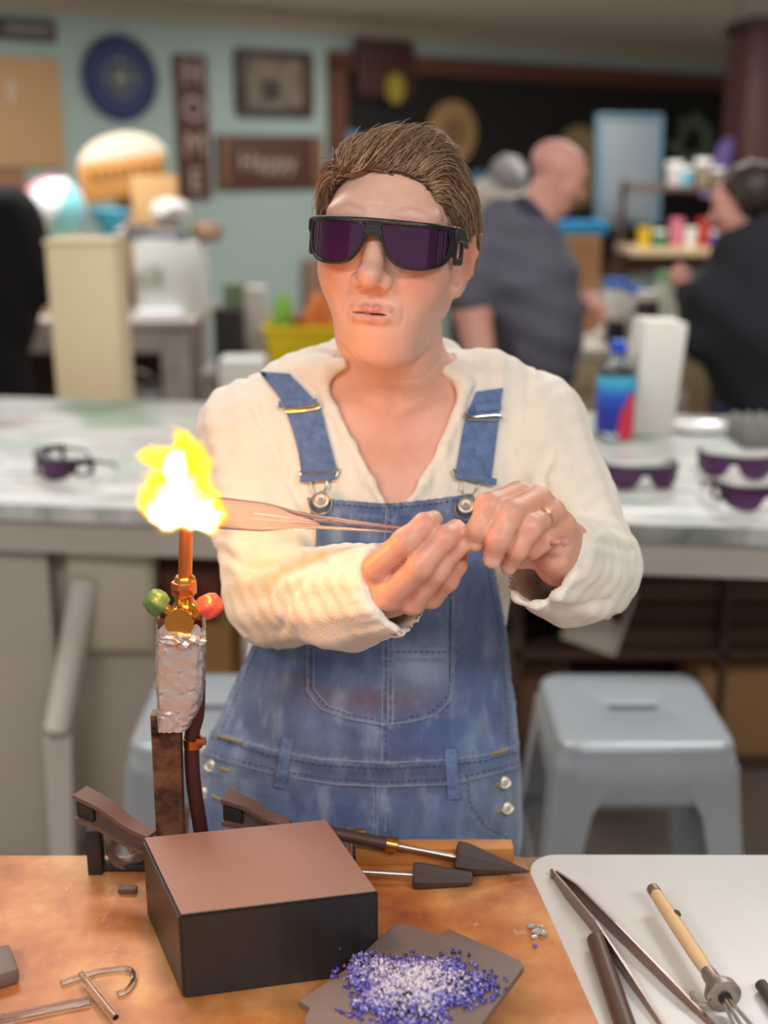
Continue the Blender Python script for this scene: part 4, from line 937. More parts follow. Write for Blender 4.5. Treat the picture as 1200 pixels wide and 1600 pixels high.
a_ = W(92, 1142, 2.36); MB().quadbox([Vector((a_.x-.04, 2.34, 0)), Vector((a_.x+.01, 2.34, 0)), Vector((a_.x+.01, 2.39, 0)), Vector((a_.x-.04, 2.39, 0))], [Vector((a_.x-.03, 2.34, a_.z-.01)), Vector((a_.x+.03, 2.34, a_.z-.01)), Vector((a_.x+.03, 2.39, a_.z-.01)), Vector((a_.x-.03, 2.39, a_.z-.01))]).build('wooden_post', mat('white_wood', (214, 208, 200), rough=.6), label='short white wooden post below the leaning paper roll', cat='post')
c = W(292, 1064, 2.55); carton((c.x, 2.66, .0), (.215, .22, W(292, 948, 2.5).z), mat('ochre_card', (178, 136, 84), rough=.85, var=.06), 'cardboard_box', 'tall ochre cardboard box on the floor behind the torch')
c = W(292, 948, 2.6); t_ = thing('brown_case', 'dark red-brown case on the ochre box behind the torch', 'case', (c.x, 2.62, c.z+.004)); m_rb = mat('red_brown_case', (108, 56, 40), rough=.6)
hh = W(292, 872, 2.5).z-c.z-.03; kx = PX(2.5, 900)
prof_ = [(-58*kx, hh), (62*kx, hh), (66*kx, hh*.6), (58*kx, 0), (-50*kx, 0), (-44*kx, hh*.45), (-56*kx, hh*.75)]
MB().prism(prof_, .16, Matrix.Translation((c.x, 2.66, c.z+.004)) @ Matrix.Rotation(PI/2, 4, 'X'), .004).build('body', m_rb, t_)
MB().tube(curve([(c.x-.04, 2.49, c.z+hh*.75), (c.x-.03, 2.45, c.z+hh*.6), (c.x+.03, 2.45, c.z+hh*.6), (c.x+.04, 2.49, c.z+hh*.75)], 4), .006, 6).build('handle', m_fr2, t_)
# under the right half: shelf with boxes, timber
def P3(u, v, y): return W(u, v, y)
sx0, sx1 = W(800, 1000, 2.9).x, W(1330, 1000, 2.9).x
sh_ = thing('low_shelf', 'dark brown low shelf unit under the right side of the work table', 'shelf', ((sx0+sx1)/2, 3.05, 0)); m_shd = mat('shelf_wood', (92, 68, 54), rough=.7, var=.15, vscale=5)
zs_ = [W(1000, 1148, 2.85).z, W(1000, 1062, 2.85).z]
for z_ in (.03, .34): MB().box(((sx0+sx1)/2, 3.05, z_), (sx1-sx0, .40, .025), .003).build('shelf_board', m_shd, sh_)
for x_ in (sx0+.012, sx1-.012, (sx0+sx1)/2+.1): MB().box((x_, 3.05, .42), (.024, .40, .82), .003).build('upright', m_shd, sh_)
MB().box(((sx0+sx1)/2, 3.24, .42), (sx1-sx0, .012, .82)).build('back_board', mat('shelf_back', (58, 42, 34), rough=.8), sh_)
for k in range(5):
    z_ = .3535+k*.062; L_ = .62-.05*(k % 2); tagp(MB().box((W(1110, 950, 2.9).x+.02*(k % 3), 3.0, z_+.028), (L_, .24, .054), .003).build('timber_plank', mat('stacked_timber_%d' % (k % 2), (104-14*(k % 2), 78-10*(k % 2), 60-8*(k % 2)), rough=.75, var=.15, vscale=7, stretch=(1, 5, 5))), 'brown timber plank in the stack on the shelf, %s' % ('lowest', 'second from the bottom', 'middle one', 'second from the top', 'topmost')[k], 'plank', 'timber planks stacked on the low shelf')
carton((W(1165, 1100, 2.86).x, 2.97, .043), (.26, .22, .24), m_card, 'cardboard_box', 'light brown cardboard box on the low shelf right of the stool', rz=.05)
carton((W(835, 1105, 2.86).x+.02, 2.97, .043), (.16, .22, .22), m_card2, 'cardboard_box', 'darker brown cardboard box on the low shelf left of the stool')
t_ = thing('black_pan', 'black round pan on the low shelf beside the overalls', 'pan', (W(822, 1010, 2.9).x, 3.0, .353)); MB().lathe([(0, 0), (.075, 0), (.10, .06), (.094, .06), (.07, .008), (0, .008)], (W(822, 1010, 2.9).x, 3.0, .353), n=28).build('bowl', mat('black_iron', (22, 20, 20), rough=.5), t_)
MB().tube([(W(822, 1010, 2.9).x+.095, 3.0, .408), (W(822, 1010, 2.9).x+.15, 2.97, .415), (W(822, 1010, 2.9).x+.17, 2.96, .413)], .009, 8, flat=.6).build('handle', mat('wood_handle', (110, 74, 52)), t_)
c = W(925, 1000, 2.8)+Vector((.03, 0, 0)); t_ = thing('cream_tray', 'cream plastic tray leaning on the low shelf below the left elbow', 'tray', (c.x, 2.90, .353)); T_ = Matrix.Translation((c.x, 2.89, .452)) @ Matrix.Rotation(.35, 4, 'Y') @ Matrix.Rotation(-.25, 4, 'X')
MB().box((0, 0, 0), (.14, .012, .19), .005, M=T_).build('base', mat('cream_plastic', (232, 224, 206), rough=.5), t_)
for x_, z_, sx_, sz_ in ((-.07, 0, .01, .19), (.07, 0, .01, .19), (0, .095, .15, .01), (0, -.095, .15, .01)): MB().box((x_, -.014, z_), (sx_, .03, sz_), .003, M=T_).build('rim', mat('cream_plastic', (0, 0, 0)), t_)
# steel stools
m_stool = mat('grey_painted_steel', (172, 180, 188), rough=.32, metal=.15, coat=.3, var=.03, vscale=12); m_stin = mat('stool_inside', (92, 90, 92), rough=.6); m_rub = mat('black_rubber', (24, 24, 24), rough=.8)
def sq(h, r, n=5, cx=0, cy=0):
    out = []
    for qx, qy, a0 in ((1, 1, 0), (-1, 1, PI/2), (-1, -1, PI), (1, -1, 3*PI/2)):
        for k in range(n+1): a = a0+PI/2*k/n; out.append((cx+qx*(h-r)+r*math.cos(a), cy+qy*(h-r)+r*math.sin(a)))
    return out
def stool(loc, label, rz=0.):
    t = thing('stool', label, 'stool', loc, 'grey steel stools'); t.rotation_euler = (0, 0, 0); o = Vector(loc); mb = MB(); H = .61; rings = []
    def ringv(h, r, z): return [o+Vector((x, y, z)) for x, y in sq(h, r)]
    slot = []; n = len(sq(.1, .02))
    for k in range(n): q_ = sq(.1, .02)[k]; slot.append(q_)
    def slotring(z, g=0): return [o+Vector((max(-.036, min(.036, x*.9))+(.011+g)*x/(abs(x)+.02), (.011+g)*y/.1, z)) for x, y in sq(.1, .05)]
    R = [slotring(H-.014), slotring(H-.001), slotring(H, .002), ringv(.135, .03, H), ringv(.147, .035, H-.0005), ringv(.1535, .04, H-.006), ringv(.156, .042, H-.014), ringv(.157, .042, H-.030), ringv(.1595, .042, H-.034), ringv(.163, .042, H-.066), ringv(.160, .042, H-.066), ringv(.152, .04, H-.02), ringv(.14, .03, H-.014), slotring(H-.014)]
    vs = [p for r_ in R for p in r_]; n = len(R[0]); fs = [(i*n+k, i*n+(k+1) % n, (i+1)*n+(k+1) % n, (i+1)*n+k) for i in range(len(R)-1) for k in range(n)]
    MB().add(vs, fs).build('seat', m_stool, t)
    for sx_ in (-1, 1):
        for sy_ in (-1, 1):
            # tapered angle-section leg: two faces meeting in a rounded corner
            def sec(z, off, wdt, th=.0022):
                cx = sx_*off; cy = sy_*off; r = .018; outp = [(cx-sx_*wdt, cy), (cx-sx_*r, cy)]+[(cx-sx_*r+sx_*r*math.sin(a), cy-sy_*r+sy_*r*math.cos(a)) for a in (PI/8, PI/4, 3*PI/8)]+[(cx, cy-sy_*r), (cx, cy-sy_*wdt)]
                inp = [(x-sx_*th, y-sy_*th) for x, y in outp[::-1]]
                return [o+Vector((x, y, z)) for x, y in outp+inp]
            levels = [sec(H-.045, .1605, .105), sec(H-.085, .1640, .092), sec(H-.13, .168, .070), sec(.30, .186, .054), sec(.02, .206, .032)]
            vs = [p for l in levels for p in l]; n = len(levels[0]); fs = [(i*n+k, i*n+(k+1) % n, (i+1)*n+(k+1) % n, (i+1)*n+k) for i in range(len(levels)-1) for k in range(n)]+[tuple(range(n)), tuple(range(len(vs)-n, len(vs)))]
            lg = MB().add(vs, fs).build('leg', m_stool, t); MB().box(o+Vector((sx_*.194, sy_*.194, .0125)), (.036, .036, .025), .005).build('rubber_foot', m_rub, lg)
    for (x_, y_, sx_, sy_) in ((0, -.160, .18, .002), (0, .160, .18, .002), (-.160, 0, .002, .18), (.160, 0, .002, .18)): MB().box(o+Vector((x_, y_, H-.085)), (max(sx_, .003), max(sy_, .003), .05), .0005).build('apron', m_stool, t)
    for (x_, y_, sx_, sy_) in ((0, -.178, .34, .004), (0, .178, .34, .004), (-.178, 0, .004, .34), (.178, 0, .004, .34)): MB().box(o+Vector((x_, y_, .30)), (sx_, sy_, .022), .001).build('footrest_bar', m_stool, t)
    return t
c = G(988, 1104, .61); stool((c.x, c.y, 0), 'grey steel stool with a slotted square seat standing right of the woman')
c = G(352, 1112, .61); stool((c.x, c.y+.02, 0), 'grey steel stool mostly hidden behind the torch and overalls')
# ================================================================ on the work table
def onT(u, v, z=.9): return G(u, v, z)
c = onT(1018, 684); k_ = PX(c.y, 684); t_ = thing('white_carton', 'tall narrow white carton standing on the work table right of the bottle', 'box', c)
Tl = Matrix.Translation(c) @ Matrix.Rotation(.12, 4, 'Z') @ Matrix.Rotation(math.radians(4), 4, 'Y')
hw = 34*k_; hz_ = W(1030, 508, c.y).z-.9
mcart = mat('white_card', (216, 214, 206), rough=.6); MB().box((0, .05, hz_/2+.003), (hw*2, .10, hz_), .003, M=Tl).build('body', mcart, t_); MB().box((0, .05, hz_+.006), (hw*2-.004, .096, .004), .001, M=Tl).build('top_flap', mcart, t_)
MB().box((hw+.001, .05, hz_*.8), (.002, .03, .05), M=Tl).build('side_tab', mcart, t_)
# bottle
c = onT(958, 684); t_ = thing('water_bottle', 'clear plastic water bottle with a blue label and red flower, blue cap', 'bottle', c)
m_pet = mat('clear_plastic', (226, 236, 244), rough=.05, trans=.95, ior=1.33); hb = W(970, 532, c.y).z-.9; r_ = 29*PX(c.y, 684)
MB().lathe([(0, .002), (r_*.85, 0), (r_, .012), (r_*.94, .03), (r_, .05), (r_, hb*.66), (r_*.8, hb*.74), (r_*.42, hb*.84), (r_*.38, hb*.90), (0, hb*.90)], c, n=32).build('bottle_body', m_pet, t_)
MB().lathe([(0, hb*.88), (r_*.45, hb*.88), (r_*.45, hb*.995), (r_*.40, hb), (0, hb)], c, n=24).build('cap', mat('blue_cap', (30, 76, 190), rough=.4), t_)
m_lab = bpy.data.materials.new('bottle_label'); m_lab.use_nodes = True; nt = m_lab.node_tree; N_, Lk = nt.nodes, nt.links; p_ = N_['Principled BSDF']; p_.inputs['Roughness'].default_value = .35
tc = N_.new('ShaderNodeTexCoord'); sp_ = N_.new('ShaderNodeSeparateXYZ'); Lk.new(tc.outputs['Object'], sp_.inputs[0]); mr = N_.new('ShaderNodeMapRange'); mr.inputs[1].default_value = .02; mr.inputs[2].default_value = hb*.7; Lk.new(sp_.outputs[2], mr.inputs[0])
cr = N_.new('ShaderNodeValToRGB'); e_ = cr.color_ramp.elements; e_[0].color = lin((28, 44, 150))+(1,); e_[1].color = lin((70, 180, 214))+(1,); e_[0].position = .35; e_[1].position = .85; x_ = cr.color_ramp.elements.new(.62); x_.color = lin((40, 90, 200))+(1,); Lk.new(mr.outputs[0], cr.inputs[0]); Lk.new(cr.outputs[0], p_.inputs['Base Color'])
MB().lathe([(r_*1.01, .022), (r_*1.012, .022), (r_*1.012, hb*.66), (r_*1.01, hb*.66)], c, n=32, closed=True).build('label', m_lab, t_)
mb = MB(); 
def onc(a_, z_, rr=1.03): return c+Vector((r_*rr*math.sin(a_), -r_*rr*math.cos(a_), z_))
for (a0, z0_, w0, h0) in ((.55, hb*.20, .5, .05), (.75, hb*.34, .35, .04), (.35, hb*.14, .35, .03), (.9, hb*.18, .3, .04)):
    ctr = onc(a0, z0_, 1.03); n_ = 12; vs = [ctr]+[onc(a0+w0*math.cos(2*PI*k/n_), z0_+h0*math.sin(2*PI*k/n_), 1.03) for k in range(n_)]; mb.add(vs+[p-Vector((0, -.001, 0)) for p in vs], [(0, 1+k, 1+(k+1) % n_) for k in range(n_)]+[(n_+1, n_+2+(k+1) % n_, n_+2+k) for k in range(n_)])
mb.build('red_flower', mat('label_red', (206, 50, 72), rough=.4), t_)
c = onT(1088, 672); t_ = thing('white_plate', 'small round white plate beside the tall white carton', 'plate', c); MB().lathe([(0, .003), (.045, .003), (.05, 0), (.075, .010), (.076, .013), (.05, .006), (0, .006)], c, n=36).build('dish', mat('white_glaze', (240, 240, 238), rough=.2, coat=.5), t_)
c = onT(1190, 700); t_ = thing('foam_block', 'grey egg-crate foam block at the right edge of the work table', 'foam', c); m_foam = mat('grey_foam', (118, 116, 110), rough=.95, var=.1)
MB().box(c+Vector((.03, .06, .022)), (.16, .16, .044), .004).build('base', m_foam, t_)
for i in range(5):
    for j in range(5): MB().lathe([(.015, 0), (.013, .012), (.006, .022), (0, .024)], c+Vector((-.034+i*.032, -.004+j*.032, .042)), n=8).build('peak', m_foam, t_)
# spare glasses
def gl(o, fwd, up, label): 
    f = Vector(fwd).normalized(); z_ = Vector(up); z_ = (z_-f*z_.dot(f)).normalized(); x_ = f.cross(z_); R = [[x_[i], f[i], z_[i]] for i in range(3)]; glasses(frame_M(R, o), label, 'spare safety glasses on the work table')
c = onT(72, 746); gl(c+Vector((.075, .06, .0265)), (-.80, -.60, 0), (0, 0, 1), 'black and purple safety glasses lying at the left of the work table, arms open')
c = onT(1004, 768); gl(c+Vector((.0, .11, .0265)), (.05, -1, 0), (0, 0, 1), 'purple safety glasses facing forward on the work table below the bottle')
c = onT(1172, 752); gl(c+Vector((.0, .11, .0265)), (-.35, -1, 0), (0, 0, 1), 'black safety glasses at the right edge, the farther pair of the two')
c = onT(1168, 797); gl(c+Vector((.02, .09, .0265)), (.15, -1, 0), (0, 0, 1), 'purple safety glasses at the right edge, the nearer pair of the two')
# ================================================================ left background
c = W(139, 600, 3.75); t_ = thing('cream_post', 'tall cream square post behind the left end of the work table', 'post', (c.x, 3.8, 0)); hz_ = W(139, 384, 3.75).z; kx = PX(3.75, 500)
m_cr = mat('cream_post_paint', (222, 204, 168), rough=.7, var=.02); MB().box((c.x, 3.84, hz_/2), (106*kx, .18, hz_), .008).build('shaft', m_cr, t_); MB().box((c.x, 3.84, hz_+.01), (110*kx, .19, .02), .005).build('cap', m_cr, t_); MB().box((c.x, 3.84, .05), (112*kx, .2, .1), .005).build('plinth', m_cr, t_)
# side table
a0 = G(-120, 503, .9); a1 = G(303, 500, .9); t_ = thing('side_table', 'grey-white side table heaped with craft things by the teal wall', 'table', ((a0.x+a1.x)/2, (a0.y+.4), 0)); m_st = mat('grey_white_wood', (184, 172, 166), rough=.7, var=.06)
YF = a1.y; MB().box(((a0.x+a1.x)/2, YF+.38, .885), (a1.x-a0.x, .8, .03), .004).build('tabletop', m_st, t_); MB().box(((a0.x+a1.x)/2, YF+.04, .81), (a1.x-a0.x-.06, .025, .12), .003).build('apron', m_st, t_)
xl = W(270, 560, YF).x
MB().box(((a0.x+a1.x)/2, YF+.74, .43), (a1.x-a0.x-.1, .02, .82), .002).build('back_board', mat('dark_back', (66, 52, 48), rough=.8), t_)
for (x_, y_) in ((xl, YF+.06), (xl, YF+.70), (a0.x+.1, YF+.06), (a0.x+.1, YF+.70)): MB().box((x_, y_, .42), (.11, .09, .84), .005).build('leg', m_st, t_)
ST = .9
def onS(u, v, y): p = W(u, v, y); return p
def bx(u0, u1, v0, v1, y, d, m, name, label, cat, rz=0., group=None, z=None, tape=False):
    a_ = W(u0, (v0+v1)/2, y); b__ = W(u1, (v0+v1)/2, y); zt = W(u0, v0, y).z; zb_ = W(u0, v1, y).z if z is None else z
    return carton(((a_.x+b__.x)/2, y+d/2, zb_), (b__.x-a_.x, d, zt-zb_), m, name, label, cat, rz, group, tape)
m_wc = mat('white_carton_card', (220, 222, 216), rough=.6, var=.05)
t_ = bx(196, 300, 382, 0, YF+.12, .3, m_wc, 'white_box', 'large white carton on the side table right of the cream post', 'box', z=ST)
p0 = W(196, 420, YF+.12); p1_ = W(300, 420, YF+.12); MB().box(((p0.x+p1_.x)/2-.05, YF+.117, 1.08), (.13, .004, .10), .001).build('label', mat('grey_label', (176, 182, 172), rough=.6, rgb2=(206, 208, 196), vscale=14), t_); MB().box(((p0.x+p1_.x)/2, YF+.09, .915), (.20, .10, .03), .004).build('lid_lip', mat('lip_white', (236, 236, 240), rough=.5), t_)
ztop = W(250, 382, YF+.12).z
for k in range(4):
    y_ = YF+.25; x_ = (p0.x+p1_.x)/2; cc = ((206, 204, 200), (120, 124, 156), (214, 206, 198), (132, 116, 110))[k]
    tagp(MB().box((x_-.06+.02*(k % 2), y_, ztop+.012+.0215*k), (.30-.02*k, .20, .019), .003, rot=Matrix.Rotation(.08*(k-1.5), 4, 'Z')).build('paper_stack', mat('paper_%d' % k, cc, rough=.7)), 'flat stack of paper on the white carton, %s' % ('the bottom light grey one', 'the slate blue one', 'the cream one', 'the brown top one')[k], 'paper', 'paper stacks on the white carton')
zt4 = ztop+.0045+.0215*4
tagp(MB().blob((x_+.04, y_, zt4+.05), (.085, .07, .055), 3, .12, 3).build('crumpled_paper', mat('crumpled_white', (220, 214, 208), rough=.8)), 'crumpled white paper lump on top of the paper stacks', 'paper')
tagp(MB().blob((x_+.20, y_+.02, ztop+.045), (.07, .06, .045), 3, .15, 5).build('brown_twist', mat('brown_twist', (156, 124, 98), rough=.8)), 'crumpled brown paper lump at the right corner of the white carton', 'paper')
# arched wooden sign and its helper boards stand behind
yS = YF+.62; c = W(195, 260, yS); kk = PX(yS, 260)
t_ = thing('arched_sign', 'orange-brown wooden sign with a cream arched top propped on the side table', 'sign', (c.x, yS, ST)); T_ = Matrix.Translation(c) @ Matrix.Rotation(math.radians(-8), 4, 'Y') @ Matrix.Rotation(PI/2, 4, 'X')
MB().prism([(-70*kk*math.cos(PI*k/16), 8*kk+42*kk*math.sin(PI*k/16)) for k in range(17)], .02, T_, .003).build('arch', mat('cream_arch', (214, 202, 182), rough=.7), t_)
MB().prism([(-72*kk, -46*kk), (60*kk, -46*kk), (62*kk, 12*kk), (-72*kk, 12*kk)], .03, T_, .004).build('board', mat('orange_wood', (190, 132, 66), rough=.65, var=.12, vscale=6), t_)
mb = MB(); 
for k in range(8): mb.box(T_ @ Vector(((-52+15*k)*kk, -8*kk, .034)), (8*kk, .008, 14*kk), .002)
mb.build('carved_letters', mat('burnt_letters', (130, 84, 42)), t_, kind='stuff')
MB().box((c.x, yS+.03, (ST+c.z-.04)/2), (.12, .03, c.z-.04-ST), .004).build('easel', m_card, t_)
bx(196, 268, 275, 0, YF+.50, .06, mat('light_wood_panel', (200, 158, 104), rough=.7, var=.08), 'plywood_sheet', 'light wooden sheet behind the white carton below the arched sign', 'panel', z=ST)
# ball with stripes on a carton
bx(30, 130, 385, 0, YF+.16, .3, mat('tan_carton', (200, 172, 132), rough=.8, var=.06), 'tan_box', 'tan carton under the striped beach ball', 'box', z=ST)
c = W(84, 326, YF+.32); c.z = W(84, 385, YF+.16).z+50*PX(YF+.32, 326)+.006; t_ = thing('beach_ball', 'white, pink and aqua beach ball on the tan carton', 'ball', (c.x, c.y, c.z)); rB = 50*PX(YF+.32, 326)
for k, cc in enumerate(((240, 244, 244), (226, 150, 164), (244, 246, 246), (140, 214, 224), (240, 244, 244), (226, 226, 240))):
    vs = []; fs = []; nA, nB = 6, 14
    for j in range(nB+1):
        for i in range(nA+1): a_ = 2*PI*(k+i/nA)/6+1.9; b0_ = PI*j/nB; q_ = Vector((math.sin(b0_)*math.cos(a_), math.sin(b0_)*math.sin(a_), math.cos(b0_)))*rB; vs.append(c+Matrix.Rotation(.5, 3, 'Y') @ q_)
    fs = [(j*(nA+1)+i, j*(nA+1)+i+1, (j+1)*(nA+1)+i+1, (j+1)*(nA+1)+i) for j in range(nB) for i in range(nA)]
    MB().add(vs, fs).build('panel', mat('ball_%d' % k, cc, rough=.3), t_)
MB().lathe([(0, 0), (.02, 0), (.02, .006), (0, .008)], c+(Matrix.Rotation(.5, 3, 'Y') @ Vector((0, 0, rB))), Matrix.Rotation(.5, 3, 'Y') @ Vector((0, 0, 1)), 16).build('valve_disc', mat('ball_0', (0, 0, 0)), t_)
ztb = W(84, 385, YF+.16).z+.006
def jar(u, y, zb_, r, h, body, lid, label, grp='craft jars and tins'):
    p = W(u, 400, y); p.z = zb_; t = thing('jar', label, 'jar', p, grp); MB().lathe([(0, 0), (r*.95, 0), (r, .006), (r, h*.78), (r*.8, h*.86), (0, h*.86)], p, n=18).build('glass_body', body, t); MB().lathe([(0, h*.84), (r*.88, h*.84), (r*.88, h), (0, h)], p, n=18).build('lid', lid, t)
m_j1 = mat('amber_paint', (176, 124, 60), rough=.4); m_j2 = mat('jar_white', (226, 222, 214), rough=.4); m_j3 = mat('cyan_plastic', (72, 176, 214), rough=.4)
jar(152, YF+.10, ztb-.1-.02 if False else ST, .065, .24, m_j1, m_j2, 'amber jar with a white lid on the side table behind the cream post')
c = W(176, 340, YF+.45); t_ = thing('blue_bowl', 'sky blue plastic bowl beside the beach ball', 'bowl', (c.x, YF+.40, ST)); zb2 = W(160, 352, YF+.4).z
MB().lathe([(.03, 0), (.06, 0), (.05, .02), (.045, zb2-ST-.04), (.05, zb2-ST-.01), (.10, zb2-ST+.07), (.095, zb2-ST+.07), (.04, zb2-ST), (.0, zb2-ST)], (c.x, YF+.40, ST), n=26).build('dish', m_j3, t_)
# black coat over a chair back at the left edge
yC = 4.6; c = W(5, 420, yC); kk = PX(yC, 420)
t_ = thing('black_coat', 'black coat draped over a tall frame at the left edge', 'coat', (c.x-.05, yC, 0))
def coat(P):
    q = P-A3(c); d = chain(P, [c+Vector((-60*kk, 0, 84*kk)), c+Vector((10*kk, 0, 66*kk)), c+Vector((52*kk, 0, -18*kk))], [.12, .13, .09], .08)
    d = smin(d, ell(P, c+Vector((-30*kk, 0, -20*kk)), (.22, .16, .26)), .08); d = smin(d, ell(P, c+Vector((-30*kk, 0, -.40)), (.15, .10, .4)), .1)
    return d+.006*np.sin(P[:, 0]*48+P[:, 2]*14)
V, F = mesh_sdf(coat, (c.x-.6, yC-.4, c.z-.9), (c.x+.5, yC+.4, c.z+.5), .014); np_obj('cloth', V, F, mat('black_cloth', (12, 11, 13), rough=.95), t_)
MB().box((c.x-.08, yC, (c.z-.5)/2), (.04, .04, c.z-.5), .004).build('stand_pole', m_fr2, t_); MB().lathe([(0, 0), (.18, 0), (.16, .02), (0, .03)], (c.x-.08, yC, 0), n=24).build('stand_base', m_fr2, t_)
# boxes under the side table
carton((W(30, 600, YF).x, YF+.25, 0), (.40, .4, .34), mat('pale_grey_box', (168, 170, 172), rough=.7), 'storage_box', 'pale grey storage box under the side table left of the cream post')
carton((W(222, 600, YF).x+.02, YF+.35, 0), (.26, .3, .46), m_card2, 'cardboard_box', 'dark cardboard box under the side table right of the cream post')
t_ = thing('white_pail', 'pale round pail with a bail handle under the side table', 'pail', (xl-.22, YF+.06, 0)); MB().lathe([(0, 0), (.13, 0), (.16, .58), (.15, .58), (.12, .01), (0, .01)], (xl-.22, YF+.03, 0), n=28).build('bucket', mat('pail_grey', (160, 156, 158), rough=.5), t_)
MB().tube([(xl-.22+.16*math.cos(a_), YF+.03-.05*math.sin(a_), .57+.12*math.sin(a_)) for a_ in np.linspace(0, PI, 14)], .006, 6).build('bail', m_steel, t_)
# middle left: yellow tub and neighbours, standing on a low counter
yM = 4.7; zc = W(470, 580, yM).z; m_ctr = mat('counter_board', (150, 142, 138), rough=.7)
cx0 = W(316, 600, yM).x; cx1 = W(545, 600, yM).x
t_ = thing('low_counter', 'low grey counter carrying the yellow tub behind the shoulder', 'counter', ((cx0+cx1)/2, yM+.25, 0)); MB().box(((cx0+cx1)/2, yM+.25, zc-.02), (cx1-cx0, .55, .04), .004).build('countertop', m_ctr, t_)
for x_ in (cx0+.03, cx1-.03): MB().box((x_, yM+.25, (zc-.04)/2), (.05, .5, zc-.04), .004).build('side_panel', m_ctr, t_)
MB().box(((cx0+cx1)/2, yM+.48, (zc-.04)/2), (cx1-cx0, .02, zc-.04)).build('back_panel', m_shd, t_)
a_ = W(412, 540, yM); b__ = W(532, 540, yM); hT = W(470, 512, yM).z-zc; t_ = thing('yellow_tub', 'yellow plastic storage tub behind the woman at left', 'tub', ((a_.x+b__.x)/2, yM+.16, zc)); m_y = mat('yellow_plastic', (232, 200, 30), rough=.45)
xm = (a_.x+b__.x)/2; hw = (b__.x-a_.x)/2; mb = MB(); n4 = lambda h, d, z: [Vector((xm-h, yM+.16-d, zc+z)), Vector((xm+h, yM+.16-d, zc+z)), Vector((xm+h, yM+.16+d, zc+z)), Vector((xm-h, yM+.16+d, zc+z))]
R = [n4(hw*.85, .11, 0), n4(hw*.98, .14, hT*.9), n4(hw*1.04, .155, hT*.9), n4(hw*1.04, .155, hT), n4(hw*.96, .13, hT), n4(hw*.83, .1, .01)]; vs = [p for r_ in R for p in r_]; fs = [(i*4+k, i*4+(k+1) % 4, i*4+4+(k+1) % 4, i*4+4+k) for i in range(5) for k in range(4)]+[(0, 1, 2, 3), (20, 21, 22, 23)]
MB().add(vs, fs).build('body', m_y, t_, smooth=False)
for s_ in (-1, 1): MB().box((xm+s_*hw*1.05, yM+.16, zc+hT*.82), (.02, .08, .02), .006).build('grip', m_y, t_)
for k, (u_, v_, r__, cc, lb) in enumerate(((498, 482, 24, (206, 112, 52), 'orange cloth bundle sticking out of the yellow tub'), (442, 476, 18, (118, 168, 60), 'lime green bag sticking out of the yellow tub'), (467, 500, 10, (180, 92, 56), 'rust red cloth bundle in the yellow tub below the green bag'))):
    p = W(u_, v_, yM+.16); r3 = r__*PX(yM, 480); zl = zc+.02; zt_ = p.z+r3
    tagp(MB().blob((p.x, yM+.16, (zl+zt_)/2), (r3, .07, (zt_-zl)/2), 3, .1, k).build('bundle', mat('bundle_%d' % k, cc, rough=.8)), lb, 'bundle')
for k, (u0, u1, v0, cc, lb) in enumerate(((373, 406, 452, (196, 190, 186), 'pale grey tin on the low counter left of the yellow tub'), (340, 372, 446, (110, 124, 96), 'olive green carton on the low counter, far left'))):
    bx(u0, u1, v0, 0, yM+.15, .12, mat('cnt_%d' % k, cc, rough=.7, var=.1), 'tall_box', lb, 'box', z=zc+.0)
t_ = bx(322, 366, 486, 0, yM+.0, .12, mat('black_box_card', (44, 38, 40), rough=.8), 'black_box', 'black box standing at the front left of the low counter', 'box', z=zc)
bx(330, 402, 566, 0, 4.42, .16, m_wc, 'white_box', 'white carton on the floor in front of the low counter', 'box', z=0.0)
# brown door frame strip beside the counter
p = WP(497, 405, .05); MB().box((0, 0, 0), (.24, p.z, .05), .01, M=wallM(Vector((p.x, p.y, p.z/2)))).build('trim_2', mat('brown_trim', (150, 116, 100), rough=.7), kind='structure')
# ================================================================ right background
ZT2 = .9; c0_ = G(885, 545, ZT2); c1_ = G(1230, 545, ZT2); yR = c0_.y
t_ = thing('craft_table', 'wooden craft table with bottles and jars between the two background people', 'table', ((c0_.x+c1_.x)/2, yR+.5, 0)); m_ply = mat('plywood', (188, 168, 132), rough=.7, var=.06)
MB().box(((c0_.x+c1_.x)/2, yR+.5, ZT2-.02), (c1_.x-c0_.x, 1.0, .04), .004).build('tabletop', mat('pale_tabletop', (196, 190, 176), rough=.6), t_); MB().box(((c0_.x+c1_.x)/2, yR+.03, ZT2-.10), (c1_.x-c0_.x-.04, .03, .12), .003).build('apron', m_ply, t_)
for x_ in (c0_.x+.08, c1_.x-.08):
    for y_ in (yR+.08, yR+.92): MB().box((x_, y_, .43), (.08, .08, .86), .004).build('leg', m_ply, t_)
bx(876, 950, 372, 0, yR+.45, .35, mat('kraft_card', (178, 132, 92), rough=.85), 'cardboard_box', 'large plain cardboard box in front of the bald man', 'box', z=ZT2)
zt_ = W(905, 372, yR+.45).z; c = W(905, 360, yR+.6); t_ = thing('cyan_tray', 'bright cyan plastic tray on top of the large cardboard box', 'tray', (c.x, yR+.62, zt_+.007)); m_cy = mat('cyan_tray', (30, 160, 220), rough=.35)
MB().box((c.x, yR+.62, zt_+.014), (.20, .16, .012), .004).build('base', m_cy, t_)
for x_, y_, sx_, sy_ in ((-.1, 0, .012, .16), (.1, 0, .012, .16), (0, -.08, .21, .012), (0, .08, .21, .012)): MB().box((c.x+x_, yR+.62+y_, zt_+.036), (sx_, sy_, .045), .004).build('side', m_cy, t_)
m_lidw = mat('lid_white', (230, 230, 226), rough=.5)
